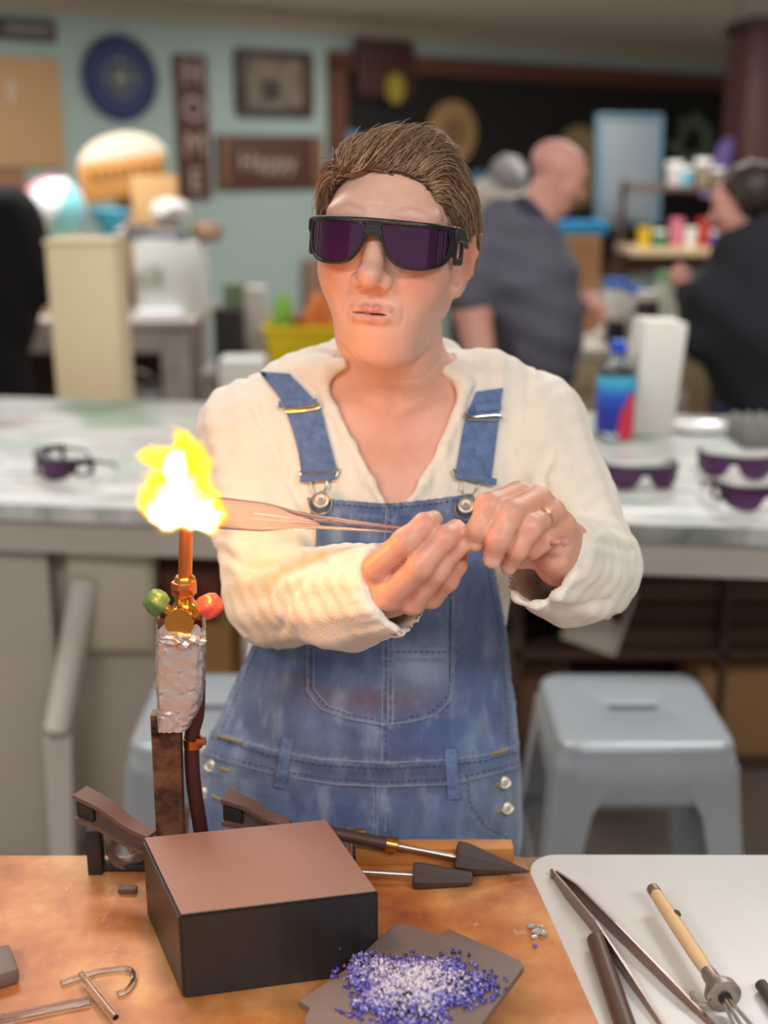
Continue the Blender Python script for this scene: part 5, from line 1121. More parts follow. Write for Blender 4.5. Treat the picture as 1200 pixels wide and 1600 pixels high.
items = [(966, 436, .055, (216, 214, 208), (60, 110, 196), 'white jar with a blue lid nearest the cardboard box'), (992, 446, .05, (214, 210, 206), (60, 110, 196), 'white jar with a blue lid, second from the cardboard box'),
         (1016, 455, .045, (44, 34, 34), (230, 226, 220), 'small black bottle with a white lid on the craft table'), (1040, 424, .034, (196, 206, 188), (116, 172, 116), 'pale jar with a green lid on the craft table'),
         (1066, 440, .026, (222, 218, 214), (196, 90, 90), 'white jar with a red lid on the craft table'), (1036, 520, .05, (214, 70, 70), (214, 206, 200), 'red pot directly behind the tall white carton'),
         (968, 500, .04, (40, 42, 44), (60, 60, 60), 'small black pot behind the water bottle'), (1088, 452, .028, (230, 228, 224), (236, 236, 232), 'big white jar nearest the black hoodie')]
for k, (u_, v_, r__, cc, lc, lb) in enumerate(items):
    y_ = yR+.12+(.22 if k in (0, 1, 3, 4, 7) else 0); p = W(u_, v_, y_); h = max(.08, p.z-ZT2); jar(u_, y_, ZT2, r__, h, mat('jarbody_%d' % k, cc, rough=.45), mat('jarlid_%d' % k, lc, rough=.4), lb, 'jars on the craft table')
# shelf behind with small goods
yH = 6.3; zH = W(1060, 388, yH).z; s0 = W(985, 388, yH).x; s1 = W(1225, 388, yH).x
t_ = thing('goods_shelf', 'beige shelf with colourful small goods below the chalkboard at right', 'shelf', ((s0+s1)/2, yH+.2, 0)); MB().box(((s0+s1)/2, yH+.2, zH-.02), (s1-s0, .42, .04), .004).build('shelf_board', m_ply, t_)
for x_ in (s0+.02, s1-.02): MB().box((x_, yH+.38, (zH+.34)/2), (.03, .03, zH+.34), .003).build('upright', m_shd, t_)
MB().box(((s0+s1)/2, yH+.2, zH+.30), (s1-s0, .36, .03), .004).build('shelf_board', m_shd, t_); MB().box(((s0+s1)/2, yH+.2, .5), (s1-s0-.04, .40, .03), .004).build('shelf_board', m_ply, t_)
goods = [(1006, 30, (214, 176, 40), 'yellow'), (1030, 26, (60, 130, 90), 'green'), (1056, 44, (214, 120, 140), 'pink'), (1078, 30, (228, 224, 220), 'white'), (1098, 44, (176, 56, 40), 'red'), (1118, 26, (90, 96, 170), 'violet blue'), (1140, 40, (216, 150, 60), 'orange')]
for k, (u_, hpx, cc, cn) in enumerate(goods):
    p = W(u_, 380, yH+.1); kk = PX(yH, 380); t2 = thing('tub', '%s craft tub on the beige shelf below the chalkboard' % cn, 'tub', (p.x, p.y, zH), 'small craft tubs on the shelf'); h = hpx*kk
    MB().lathe([(0, 0), (.030, 0), (.036, h*.8), (0, h*.8)], (p.x, p.y, zH), n=14).build('pot', mat('tub_%d' % k, cc, rough=.5), t2); MB().lathe([(0, h*.8), (.039, h*.8), (.039, h), (0, h)], (p.x, p.y, zH), n=14).build('lid', m_lidw if k % 2 else mat('tub_%d' % k, cc), t2)
for k, (u_, hpx, cc, cn) in enumerate([(1046, 36, (196, 190, 186), 'light grey'), (1064, 28, (110, 170, 190), 'pale blue'), (1090, 40, (140, 124, 100), 'khaki'), (1112, 26, (120, 106, 86), 'drab')]):
    p = W(u_, 380, yH+.12); kk = PX(yH, 380); t2 = thing('tub', '%s craft tub on the upper dark shelf' % cn, 'tub', (p.x, p.y, zH+.315), 'small craft tubs on the shelf'); h = hpx*kk
    MB().lathe([(0, 0), (.036, 0), (.042, h*.8), (0, h*.8)], (p.x, p.y, zH+.315), n=14).build('pot', mat('tubb_%d' % k, cc, rough=.5), t2); MB().lathe([(0, h*.8), (.045, h*.8), (.045, h), (0, h)], (p.x, p.y, zH+.315), n=14).build('lid', m_lidw, t2)
# ================================================================ people in the background
def face_head(P, o, fwd, s=1., pitch=0.):
    f = Vector(fwd).normalized(); x_ = f.cross(Vector((0, 0, 1))).normalized(); z_ = x_.cross(f); R = np.array([x_, f, z_], np.float32).T; q = ((P-A3(o)) @ R)/s; return near(q, (0, 0, 0), .2, head_local)*s
def limb(P, pts, rs, k=.03): return chain(P, [Vector(p) for p in pts], rs, k)
m_sk2 = mat('skin_pink', (206, 150, 136), rough=.5, var=.06, vscale=20)
def bgperson(label, y, parts_fn, lo, hi, loc):
    t = thing('person', label, 'person', loc)
    for nm, f, m, h in parts_fn: V, F = mesh_sdf(f, lo, hi, h); np_obj(nm, V, F, m, t)
    return t
# bald man, seen from behind and the side, looking right and down
y0 = 4.0; Q = lambda u, v, dy=0.: W(u, v, y0+dy); kk = PX(y0, 400); h0 = Q(870, 272); hx0 = Q(790, 600).x
fw = Vector((.86, .15, -.38))
def man_body(P):
    d = face_head(P, h0, fw, 1.02); d = smin(d, limb(P, [h0+Vector((-.03, 0, -.06)), Q(822, 375)], [.062, .068]), .03)
    d = smin(d, ell(P, Q(825, 470), (.12, .11, .28)), .05)
    d = smin(d, limb(P, [Q(745, 385, -.08), Q(738, 480, -.12), Q(758, 600, -.18), Q(764, 650, -.20)], [.07, .060, .046, .034]), .03)
    d = smin(d, limb(P, [Q(840, 400, .10), Q(880, 480, .05), Q(925, 470, .0)], [.05, .042, .032]), .03)
    for k in range(4): d = smin(d, limb(P, [Q(925+k*2, 466+k*7, -.01), Q(940+k*2, 478+k*7, -.03), Q(936, 496+k*4, -.03)], [.011, .010, .008], .005), .008)
    d = smin(d, limb(P, [Q(920, 465, -.01), Q(926, 486, -.04)], [.012, .009], .005), .008)
    for k in range(4): d = smin(d, limb(P, [Q(762+k*5, 648, -.18), Q(764+k*5, 672+(k % 2)*3, -.19)], [.011, .009], .005), .008)
    d = smin(d, limb(P, [Q(758, 645, -.19), Q(754, 664, -.20)], [.012, .009], .005), .008)
    for s in (-1, 1): d = smin(d, limb(P, [(hx0+.09*s, y0, .86), (hx0+.1*s, y0-.02, .48), (hx0+.1*s, y0+.02, .09)], [.10, .065, .045]), .04)
    return d
def man_shirt(P):
    d = limb(P, [Q(812, 372), Q(818, 430), Q(832, 500), Q(832, 590)], [.10, .165, .135, .135], .08); d = smin(d, ell(P, Q(846, 520, -.02), (.12, .15, .18)), .08)
    d = smin(d, limb(P, [Q(760, 372, -.06), Q(742, 410, -.08), Q(734, 455, -.11)], [.085, .095, .088], .05), .06); d = smin(d, limb(P, [Q(830, 385, .08), Q(862, 440, .08)], [.09, .075], .05), .06)
    d = smin(d, limb(P, [Q(788, 344), Q(845, 372, -.04)], [.075, .05], .05), .05)
    d = np.maximum(d, Q(790, 618).z-P[:, 2]); return d+.004*np.sin(P[:, 2]*55+P[:, 0]*20)
def man_collar(P): return np.maximum(np.abs(limb(P, [Q(818, 352), Q(832, 392)], [.088, .092])-.004)-.005, -limb(P, [h0, h0+Vector((.02, 0, .1))], [.07, .07]))
def man_tr(P):
    d = ell(P, Vector((hx0, y0, .95)), (.19, .15, .16))
    for s in (-1, 1): d = smin(d, limb(P, [(hx0+.09*s, y0, .90), (hx0+.1*s, y0-.02, .48), (hx0+.1*s, y0+.02, .10)], [.12, .088, .07]), .04)
    return np.maximum(d, .05-P[:, 2])
def shoes(hx, y_):
    def f(P):
        d = None
        for s in (-1, 1): e = smin(ell(P, (hx+.1*s+.04, y_, .035), (.13, .05, .045)), limb(P, [(hx+.1*s, y_+.01, .05), (hx+.1*s, y_+.01, .10)], [.045, .045]), .03); d = e if d is None else np.minimum(d, e)
        return np.maximum(d, .001-P[:, 2])
    return f
m_shirt = mat('grey_shirt', (92, 92, 104), rough=.85, rgb2=(80, 80, 92), vscale=60, stretch=(.1, .1, 1)); m_navy = mat('navy_collar', (48, 50, 66), rough=.8); m_trd = mat('dark_trousers', (40, 38, 42), rough=.9); m_shoe = mat('dark_shoe', (30, 26, 26), rough=.5)
lo = (hx0-.35, y0-.4, 0-.02); hi = (Q(960, 400).x, y0+.4, h0.z+.2)
bgperson('bald man in a grey short-sleeved shirt turned to the right', y0, [('body', man_body, m_sk2, .009), ('shirt', man_shirt, m_shirt, .010), ('collar', man_collar, m_navy, .007), ('trousers', man_tr, m_trd, .014), ('shoes', shoes(hx0, y0), m_shoe, .012)], lo, hi, (hx0, y0, 0))
# grey haired person beyond him
y1 = 5.6; Q1 = lambda u, v, dy=0.: W(u, v, y1+dy); h1o = Q1(792, 290); hx1 = Q1(770, 500).x
def g_body(P):
    d = face_head(P, h1o, (-.3, .95, -.1)); d = smin(d, limb(P, [h1o+Vector((0, 0, -.08)), h1o+Vector((0, 0, -.2))], [.055, .06]), .03); d = smin(d, ell(P, (hx1, y1, 1.1), (.16, .11, .28)), .05)
    for s in (-1, 1):
        d = smin(d, limb(P, [(hx1+.19*s, y1, 1.38), (hx1+.24*s, y1+.02, 1.10), (hx1+.20*s, y1+.2, .95)], [.05, .04, .028]), .03); d = smin(d, limb(P, [(hx1+.09*s, y1, .86), (hx1+.1*s, y1-.02, .48), (hx1+.1*s, y1+.02, .09)], [.10, .065, .045]), .04)
        for k in range(4): d = smin(d, limb(P, [(hx1+.20*s+.012*(k-1.5), y1+.21, .95), (hx1+.20*s+.012*(k-1.5), y1+.28, .93)], [.010, .008], .005), .008)
    return d
def g_hair(P): q = P-A3(h1o); return ell(P, h1o+Vector((0, -.015, .03)), (.092, .105, .105))+.004*np.sin(P[:, 0]*90)*np.sin(P[:, 2]*80)
def g_top(P):
    d = limb(P, [(hx1, y1, 1.36), (hx1, y1, 1.15), (hx1, y1, .95)], [.15, .18, .18], .06); 
    for s in (-1, 1): d = smin(d, limb(P, [(hx1+.19*s, y1, 1.38), (hx1+.24*s, y1+.02, 1.10), (hx1+.20*s, y1+.17, .96)], [.075, .06, .045]), .05)
    return d
def g_tr(P): d = np.minimum(limb(P, [(hx1-.09, y1, .92), (hx1-.1, y1, .1)], [.12, .08]), limb(P, [(hx1+.09, y1, .92), (hx1+.1, y1, .1)], [.12, .08])); return np.maximum(d, .05-P[:, 2])
bgperson('grey-haired person in a pale top standing behind the bald man', y1, [('body', g_body, m_sk2, .010), ('hair', g_hair, mat('grey_hair', (150, 146, 148), rough=.6, rgb2=(86, 82, 86), vscale=22), .009), ('top', g_top, mat('pale_top', (168, 160, 150), rough=.9), .013), ('trousers', g_tr, m_trd, .016), ('shoes', shoes(hx1, y1), m_shoe, .014)], (hx1-.45, y1-.3, -.02), (hx1+.5, y1+.45, h1o.z+.22), (hx1, y1, 0))
# woman in the black hoodie at the right edge, back to us, turned left
y2 = 3.85; Q2 = lambda u, v, dy=0.: W(u, v, y2+dy); h2o = Q2(1160, 318); hx2 = Q2(1215, 600).x
def b_body(P):
    d = face_head(P, h2o, (-.85, .45, -.22)); d = smin(d, limb(P, [h2o+Vector((.01, 0, -.05)), Q2(1190, 400)], [.052, .06]), .03); d = smin(d, ell(P, (hx2, y2, 1.1), (.15, .11, .28)), .05)
    d = smin(d, limb(P, [Q2(1130, 440, -.05), Q2(1110, 500, -.02), Q2(1072, 448, .1)], [.05, .042, .030]), .03); d = smin(d, limb(P, [Q2(1270, 440, .0), Q2(1290, 540, .1), Q2(1200, 470, .3)], [.05, .04, .03]), .03)
    for k in range(4): d = smin(d, limb(P, [Q2(1070+k*2, 444-k*6, .1), Q2(1056+k*2, 434-k*6, .11), Q2(1050, 440-k*5, .12)], [.011, .010, .008], .005), .008)
    d = smin(d, limb(P, [Q2(1074, 436, .09), Q2(1068, 418, .08)], [.012, .009], .005), .008)
    for s in (-1, 1): d = smin(d, limb(P, [(hx2+.09*s, y2, .86), (hx2+.1*s, y2-.02, .48), (hx2+.1*s, y2+.02, .09)], [.10, .065, .045]), .04)
    return d
def b_hair(P):
    d = ell(P, h2o+Vector((.022, -.012, .035)), (.095, .098, .095)); d = smin(d, ell(P, h2o+Vector((.105, .01, .075)), (.055, .055, .05)), .02)
    fc = h2o+Vector((-.075, -.0, -.045)); d = smax(d, -ell(P, fc, (.060, .14, .085)), .01); return d+.0025*np.sin(P[:, 0]*120+P[:, 2]*60)
def b_hood(P):
    d = limb(P, [Q2(1205, 420), Q2(1210, 500), Q2(1215, 600)], [.19, .22, .21], .1); d = smin(d, limb(P, [Q2(1160, 425, -.03), Q2(1120, 470, -.05), Q2(1100, 520, -.02), Q2(1076, 462, .08)], [.10, .085, .075, .048], .05), .06)
    d = smin(d, limb(P, [Q2(1255, 420), Q2(1290, 540, .1), Q2(1215, 475, .28)], [.09, .07, .05], .05), .06); d = smin(d, limb(P, [Q2(1150, 392, -.03), Q2(1200, 384, -.08), Q2(1240, 392, .02)], [.06, .08, .07], .05), .04)
    d = np.maximum(d, Q2(1200, 628).z-P[:, 2]); return d+.004*np.sin(P[:, 2]*30+P[:, 0]*26)
def b_tr(P):
    d = ell(P, Vector((hx2, y2, .93)), (.18, .15, .17))
    for s in (-1, 1): d = smin(d, limb(P, [(hx2+.09*s, y2, .90), (hx2+.1*s, y2-.02, .48), (hx2+.1*s, y2+.02, .10)], [.12, .085, .07]), .04)
    return np.maximum(d, .05-P[:, 2])
bgperson('dark-haired person in a black hoodie at the right edge with back turned', y2, [('body', b_body, m_sk2, .009), ('hair', b_hair, mat('dark_brown_hair', (44, 32, 28), rough=.5, var=.2, vscale=30), .008), ('hoodie', b_hood, mat('black_hoodie', (34, 35, 42), rough=.95), .012), ('jeans', b_tr, mat('blue_jeans', (52, 66, 98), rough=.9), .014), ('shoes', shoes(hx2, y2), m_shoe, .012)], (Q2(1040, 400).x, y2-.4, -.02), (hx2+.5, y2+.5, h2o.z+.2), (hx2, y2, 0))
# ================================================================ the bench in front
BZ = .9; yE = G(300, 1333, BZ).y
bn = thing('workbench', 'workbench across the foreground carrying the torch and tools', 'workbench', (0, .75, 0)); m_bn = mat('bench_wood', (150, 120, 92), rough=.7, var=.1)
MB().box((0, (yE+.30)/2, BZ-.024), (2.4, yE-.30, .04), .002).build('benchtop', m_bn, bn)
for x_ in (-1.1, 1.1):
    for y_ in (.38, yE-.1): MB().box((x_, y_, .43), (.07, .07, .856), .004).build('leg', m_bn, bn)
z1 = BZ-.0005
m_mas = bpy.data.materials.new('scorched_hardboard'); m_mas.use_nodes = True; nt = m_mas.node_tree; N_, Lk = nt.nodes, nt.links; p_ = N_['Principled BSDF']; p_.inputs['Roughness'].default_value = .38
tc = N_.new('ShaderNodeTexCoord')
def nzr(scale, det, pos, cols, rough=.6):
    n_ = N_.new('ShaderNodeTexNoise'); n_.inputs['Scale'].default_value = scale; n_.inputs['Detail'].default_value = det; n_.inputs['Roughness'].default_value = rough; Lk.new(tc.outputs['Object'], n_.inputs[0])
    r = N_.new('ShaderNodeValToRGB'); e = r.color_ramp.elements
    for i, (p, c_) in enumerate(zip(pos, cols)):
        el = e[i] if i < 2 else e.new(p)
        el.position = p; el.color = tuple(c_)+(1,)
    Lk.new(n_.outputs[0], r.inputs[0]); return r
r1 = nzr(9, 8, (.34, .66, .50), (lin((150, 88, 50)), lin((218, 164, 104)), lin((194, 126, 72)))); r2 = nzr(16, 8, (.60, .68), (lin((0, 0, 0)), (1, 1, 1)), .75); r3 = nzr(5, 5, (.30, .44), ((1, 1, 1), (0, 0, 0)))
m1 = N_.new('ShaderNodeMix'); m1.data_type = 'RGBA'; Lk.new(r2.outputs[0], m1.inputs[0]); Lk.new(r1.outputs[0], m1.inputs[6]); m1.inputs[7].default_value = lin((214, 176, 140))+(1,)
m2_ = N_.new('ShaderNodeMix'); m2_.data_type = 'RGBA'; sc_ = N_.new('ShaderNodeMath'); sc_.operation = 'MULTIPLY'; sc_.inputs[1].default_value = .45; Lk.new(r3.outputs[0], sc_.inputs[0]); Lk.new(sc_.outputs[0], m2_.inputs[0]); Lk.new(m1.outputs[2], m2_.inputs[6]); m2_.inputs[7].default_value = lin((112, 84, 66))+(1,); Lk.new(m2_.outputs[2], p_.inputs['Base Color'])
bpn = N_.new('ShaderNodeBump'); bpn.inputs['Strength'].default_value = .25; bpn.inputs['Distance'].default_value = .001; Lk.new(r1.outputs[0], bpn.inputs['Height']); Lk.new(bpn.outputs[0], p_.inputs['Normal'])
e0 = G(818, 1340, BZ); e1_ = G(936, 1600, BZ); dd = (e1_-e0).normalized(); far = G(806, 1331, BZ); nr = e0+dd*((.34-e0.y)/dd.y)
MB().prism([(-1.18, .34), (nr.x, .34), (e0.x, e0.y), (e0.x-.004, yE-.004), (-1.18, yE-.002)], .0032, Matrix.Translation((0, 0, BZ-.004))).build('hardboard_sheet', m_mas, label='scorched orange-brown hardboard sheet covering the left of the workbench', cat='board', smooth=False)
m_sil = mat('white_marbled_sheet', (206, 206, 204), rough=.28, var=.05, vscale=14, bump=.08, bscale=22)
rr = [(e0.x+.0005, yE-.03)]; cxr, cyr = e0.x+.035, yE-.030
rr = [(e0.x+.001, yE-.045)]+[(cxr-.030*math.cos(a_), cyr+.030*math.sin(a_)) for a_ in np.linspace(.2, PI/2, 6)]+[(1.17, yE-.003), (1.17, .34), (nr.x+.001, .34)]
MB().prism(rr, .0022, Matrix.Translation((0, 0, BZ-.004))).build('white_sheet', m_sil, label='glossy white marbled sheet covering the right of the workbench', cat='sheet', smooth=False)
BZ = BZ-.0006; ZW_ = BZ-.0012
# graphite block
m_gra = mat('graphite', (40, 38, 40), rough=.38, var=.18, vscale=14, stretch=(6, 6, .6), bump=.1, bscale=90, spec=.6); m_gtop = mat('brown_graphite_face', (152, 120, 110), rough=.6, var=.06, vscale=9, bump=.1, bscale=160)
p_ = G(274, 1562, BZ); hB = W(279, 1430, p_.y).z-BZ; tops = [G(u_, v_, BZ+hB) for u_, v_ in ((279, 1430), (592, 1392), (512, 1279), (222, 1308))]
t_ = thing('graphite_block', 'large graphite block with a brown top face beside the frit plate', 'block', (sum((q.x for q in tops))/4, sum((q.y for q in tops))/4, BZ))
bmx = bmesh.new(); vs = [bmx.verts.new((q.x, q.y, BZ)) for q in tops]+[bmx.verts.new(q-Vector((0, 0, .0012))) for q in tops]
for f_ in ((3, 2, 1, 0), (4, 5, 6, 7), (0, 1, 5, 4), (1, 2, 6, 5), (2, 3, 7, 6), (3, 0, 4, 7)): bmx.faces.new([vs[i] for i in f_])
bmesh.ops.bevel(bmx, geom=bmx.edges[:], offset=.0022, segments=2, affect='EDGES'); MB().bm(bmx).build('body', m_gra, t_)
ctr = sum(tops, Vector())/4; ins = [q+(ctr-q).normalized()*.0026 for q in tops]
MB().prism([(q.x, q.y) for q in ins], .0015, Matrix.Translation((0, 0, BZ+hB-.0014)), .0004).build('top_face', m_gtop, t_)
# plate with frit
zp = BZ+.034; m_pl = mat('grey_brown_graphite', (120, 104, 98), rough=.5, var=.08, vscale=12, bump=.1, bscale=120)
ol = [(466, 1563), (484, 1574), (474, 1594), (492, 1650), (700, 1665), (752, 1600), (819, 1509), (811, 1499), (700, 1450), (690, 1458), (676, 1457), (640, 1444), (616, 1443), (540, 1514)]
pp = [G(u_, v_, zp) for u_, v_ in ol]; c = sum(pp, Vector())/len(pp)
t_ = thing('graphite_plate', 'flat dark graphite plate holding the heap of blue frit', 'plate', (c.x, c.y, BZ)); MB().prism([(q.x, q.y) for q in pp][::-1], .007, Matrix.Translation((0, 0, zp-.007)), .001).build('slab', m_pl, t_)
MB().box((c.x+.012, c.y+.00, BZ+(zp-.0072-BZ)/2), (.09, .09, zp-.0072-BZ), .003).build('riser', mat('dark_slate', (62, 64, 68), rough=.5), t_)
mb = MB(); cols = []; cc_ = G(645, 1545, zp); ux = (G(750, 1545, zp)-cc_).length; uy = abs(G(645, 1492, zp).y-cc_.y)
n = 0; V_ = []; F_ = []; C_ = []
tet = np.array([(1, 1, 1), (1, -1, -1), (-1, 1, -1), (-1, -1, 1)], float)*.6
for k in range(2600):
    r_ = math.sqrt(rng.rand())*(1.0 if k % 9 else 1.25); a_ = rng.rand()*2*PI; edge = 1+.16*math.sin(3*a_+.6)+.10*math.sin(5*a_+2)+.08*math.sin(9*a_)
    x_ = cc_.x+ux*r_*edge*math.cos(a_); y_ = cc_.y+uy*r_*edge*math.sin(a_); hz0 = .010*max(0, 1-r_**2)*rng.uniform(.4, 1)+.0012; s_ = rng.uniform(.0009, .0021)
    q = rng.normal(size=(3, 3)); q, _ = np.linalg.qr(q); v4 = (tet*rng.uniform(.6, 1.3, (4, 3))) @ q*s_*1.6+np.array([x_, y_, zp+hz0])
    V_.append(v4); F_ += [(4*n, 4*n+1, 4*n+2), (4*n, 4*n+3, 4*n+1), (4*n, 4*n+2, 4*n+3), (4*n+1, 4*n+3, 4*n+2)]
    w_ = min(1, max(0, (r_-.45+rng.normal()*.18)/.4)); cA_ = np.array(lin((226, 220, 240))); cB_ = np.array(lin(((72, 66, 176), (96, 92, 200), (128, 124, 214), (58, 48, 130))[k % 4])); col_ = cA_*(1-w_)+cB_*w_
    C_ += [col_]*4; n += 1
m_frit = mat('glass_frit', (150, 146, 220), rough=.18, attr=True, spec=.8, coat=.6)
np_obj('frit_heap', np.concatenate(V_), np.array(F_), m_frit, None, col=np.array(C_), label='heap of white and violet-blue glass frit on the graphite plate', cat='frit', kind='stuff', smooth=False)
# ---------------------------------------------------------------- torch on its post
yT = 1.0; kT = PX(yT, 1000); m_cop = mat('copper', (196, 120, 72), rough=.28, metal=.95, var=.12, vscale=60); m_brs = mat('brass', (196, 150, 78), rough=.25, metal=.95, var=.1, vscale=50); m_rust = mat('rusty_steel', (150, 104, 78), rough=.5, metal=.5, rgb2=(40, 28, 26), vscale=22)
def T(u, v, dy=0.): return W(u, v, yT+dy)
tt_ = thing('bench_torch', 'brass bench torch with green and red knobs on a foil-wrapped post', 'torch', (T(268, 1200).x, yT, BZ))
a_, b__ = T(246, 1300), T(290, 1300); tp = T(268, 1115)
MB().quadbox([Vector((a_.x-.001, yT-.005, BZ)), Vector((b__.x-.003, yT-.005, BZ)), Vector((b__.x-.003, yT+.009, BZ)), Vector((a_.x-.001, yT+.009, BZ))], [Vector((a_.x+.001, yT-.005, tp.z)), Vector((b__.x+.001, yT-.005, tp.z)), Vector((b__.x+.001, yT+.009, tp.z)), Vector((a_.x+.001, yT+.009, tp.z))]).build('post', m_rust, tt_, smooth=False)
MB().box((T(268, 1300).x, yT, BZ+.004), (.044, .05, .008), .002).build('base_plate', m_rust, tt_)
# foil
foilc = [(246, 320, 975), (244, 321, 1010), (244, 320, 1060), (247, 316, 1100), (247, 298, 1132)]
vs = []; nF = 44
for (l_, r_, v_) in [(f0[0]+(f1_[0]-f0[0])*k/8, f0[1]+(f1_[1]-f0[1])*k/8, f0[2]+(f1_[2]-f0[2])*k/8) for f0, f1_ in zip(foilc[:-1], foilc[1:]) for k in range(8)]+[foilc[-1]]:
    pc = T((l_+r_)/2, v_); hw_ = (r_-l_)/2*kT
    for k in range(nF):
        a_ = 2*PI*k/nF; cx_, sy_ = math.cos(a_), math.sin(a_); sq_ = (abs(cx_)**4+abs(sy_)**4)**-.25; rn = 1+rng.uniform(-.045, .045); z_ = pc.z
        if v_ < 980: z_ += .008*max(0, math.sin(a_*5))*1.2*rng.rand()+(.012 if abs(cx_) > .93 else 0)
        vs.append(Vector((pc.x+hw_*cx_*sq_*rn*.97, pc.y+.017*sy_*sq_*rn, z_+rng.uniform(-.0008, .0008))))
nr_ = len(vs)//nF; fs = [(i*nF+k, i*nF+(k+1) % nF, (i+1)*nF+(k+1) % nF, (i+1)*nF+k) for i in range(nr_-1) for k in range(nF)]+[tuple(range(nF*(nr_-1), nF*nr_))]
fo_ = MB().add(vs, fs).build('foil_wrap', mat('aluminium_foil', (206, 200, 200), rough=.36, metal=.75, bump=.5, bscale=120), tt_, smooth=True, angle=20)
tc_ = T(284, 992); MB().blob(T(283, 995, -.010), (.0205, .013, .009), 3, .22, 8).build('foil_crown', mat('aluminium_foil', (0, 0, 0)), tt_, smooth=False)
# body
bz = T(287, 955); MB().lathe([(0, 0), (.013, 0), (.0135, .003), (.0125, .006), (.011, .04), (0, .04)], T(285, 962)+Vector((0, -.018, 0)), (0, 1, 0), 28).build('gas_manifold', m_brs, tt_)
hx_ = []; cN = T(289, 935)
MB().lathe([(0, -.02), (.010, -.02), (.0105, -.004), (.0085, -.002), (.0085, .004), (.0105, .006), (0, .006)], T(288, 938), n=24).build('neck', m_brs, tt_)
mb = MB(); mb.prism([(.0118*math.cos(PI/3*k+.3), .0118*math.sin(PI/3*k+.3)) for k in range(6)], .013, Matrix.Translation(T(288, 929)), .001); mb.build('hex_nut', m_cop, tt_, angle=25)
MB().lathe([(0, 0), (.0095, 0), (.0095, .003), (.008, .005), (0, .005)], T(289, 908), n=24).build('collar', m_brs, tt_)
tbp = T(289, 912); tpe = T(291, 824); MB().lathe([(.0045, -.001), (.0062, 0), (.0060, (tpe-tbp).length), (.0045, (tpe-tbp).length)], tbp, (tpe-tbp), 20, closed=True).build('nozzle_tube', m_cop, tt_)
m_gk = mat('green_knob', (74, 112, 66), rough=.35, coat=.4); m_rk = mat('red_knob', (214, 82, 70), rough=.35, coat=.4)
def knob(a_, b__, m):
    d = (b__-a_).normalized(); s_ = MB().lathe([(0, 0), (.0040, 0), (.0046, .004), (.0046, .012), (.0030, .016), (0, .016)], a_, d, 16).build('valve_stem', m_brs, tt_)
    prof = [(.0055, 0), (.0105, .002), (.0115, .005), (.0110, .011), (.0088, .016), (.006, .018), (0, .0182)]; n = 36; e1 = d.orthogonal().normalized(); e2 = d.cross(e1); vs = []; o = a_+d*.015
    for r_, h_ in prof:
        for k in range(n): q = 2*PI*k/n; rr_ = r_*(1+.07*math.cos(6*q)*(r_ > .008)); vs.append(o+d*h_+(e1*math.cos(q)+e2*math.sin(q))*rr_)
    m_ = len(prof); MB().add(vs, [(i*n+k, i*n+(k+1) % n, (i+1)*n+(k+1) % n, (i+1)*n+k) for i in range(m_-1) for k in range(n)]+[tuple(range(n))]).build('knob', m, tt_, label='green knob' if m == m_gk else 'red knob')
knob(T(276, 962, -.012), T(240, 938, -.020), m_gk); knob(T(298, 962, -.012), T(335, 943, -.020), m_rk)
MB().tube(curve([T(300, 968, .01), T(308, 1010, .012), T(308, 1110, .012), T(300, 1150, .012), T(302, 1220, .012), T(314, 1300, .014), T(318, 1340, .02), T(330, 1372, .03)], 5), .0072, 12).build('gas_hose', mat('dark_red_hose', (74, 34, 32), rough=.55), tt_)
MB().lathe([(.0074, 0), (.0092, 0), (.0092, .009), (.0074, .009)], T(302, 1166, .012), n=20, closed=True).build('hose_clamp', m_cop, tt_); MB().box(T(314, 1158, .006), (.010, .005, .007), .001).build('clamp_screw', m_cop, tt_)
# ---------------------------------------------------------------- flame
FC = W(282, 768, .985); fl = thing('flame', 'bright white and yellow torch flame around the end of the glass tube', 'flame', FC)
kF = PX(.985, 768)
def U(u, v): return (u-282)*kF, -(v-768)*kF
mfl = bpy.data.materials.new('flame_gas'); mfl.use_nodes = True; nt = mfl.node_tree; N_, Lk = nt.nodes, nt.links; N_.remove(N_['Principled BSDF']); out = N_['Material Output']
tc = N_.new('ShaderNodeTexCoord'); nz = N_.new('ShaderNodeTexNoise'); nz.inputs['Scale'].default_value = 34; nz.inputs['Detail'].default_value = 2.5; Lk.new(tc.outputs['Object'], nz.inputs[0])
sb = N_.new('ShaderNodeVectorMath'); sb.operation = 'SUBTRACT'; sb.inputs[1].default_value = (.5, .5, .5); Lk.new(nz.outputs['Color'], sb.inputs[0]); sc = N_.new('ShaderNodeVectorMath'); sc.operation = 'SCALE'; sc.inputs['Scale'].default_value = .036; Lk.new(sb.outputs[0], sc.inputs[0])
ad = N_.new('ShaderNodeVectorMath'); ad.operation = 'ADD'; Lk.new(tc.outputs['Object'], ad.inputs[0]); Lk.new(sc.outputs[0], ad.inputs[1])
def lobe(u, v, rx, rz, ry=.022, rot=0.):
    x_, z_ = U(u, v); s_ = N_.new('ShaderNodeVectorMath'); s_.operation = 'SUBTRACT'; s_.inputs[1].default_value = (x_, 0, z_); Lk.new(ad.outputs[0], s_.inputs[0]); d_ = N_.new('ShaderNodeVectorMath'); d_.operation = 'DIVIDE'; d_.inputs[1].default_value = (rx*kF, ry, rz*kF); 
    r_ = N_.new('ShaderNodeVectorRotate'); r_.rotation_type = 'Y_AXIS'; r_.inputs['Angle'].default_value = rot; Lk.new(s_.outputs[0], r_.inputs['Vector']); Lk.new(r_.outputs[0], d_.inputs[0]); l_ = N_.new('ShaderNodeVectorMath'); l_.operation = 'LENGTH'; Lk.new(d_.outputs[0], l_.inputs[0]); return l_.outputs['Value']
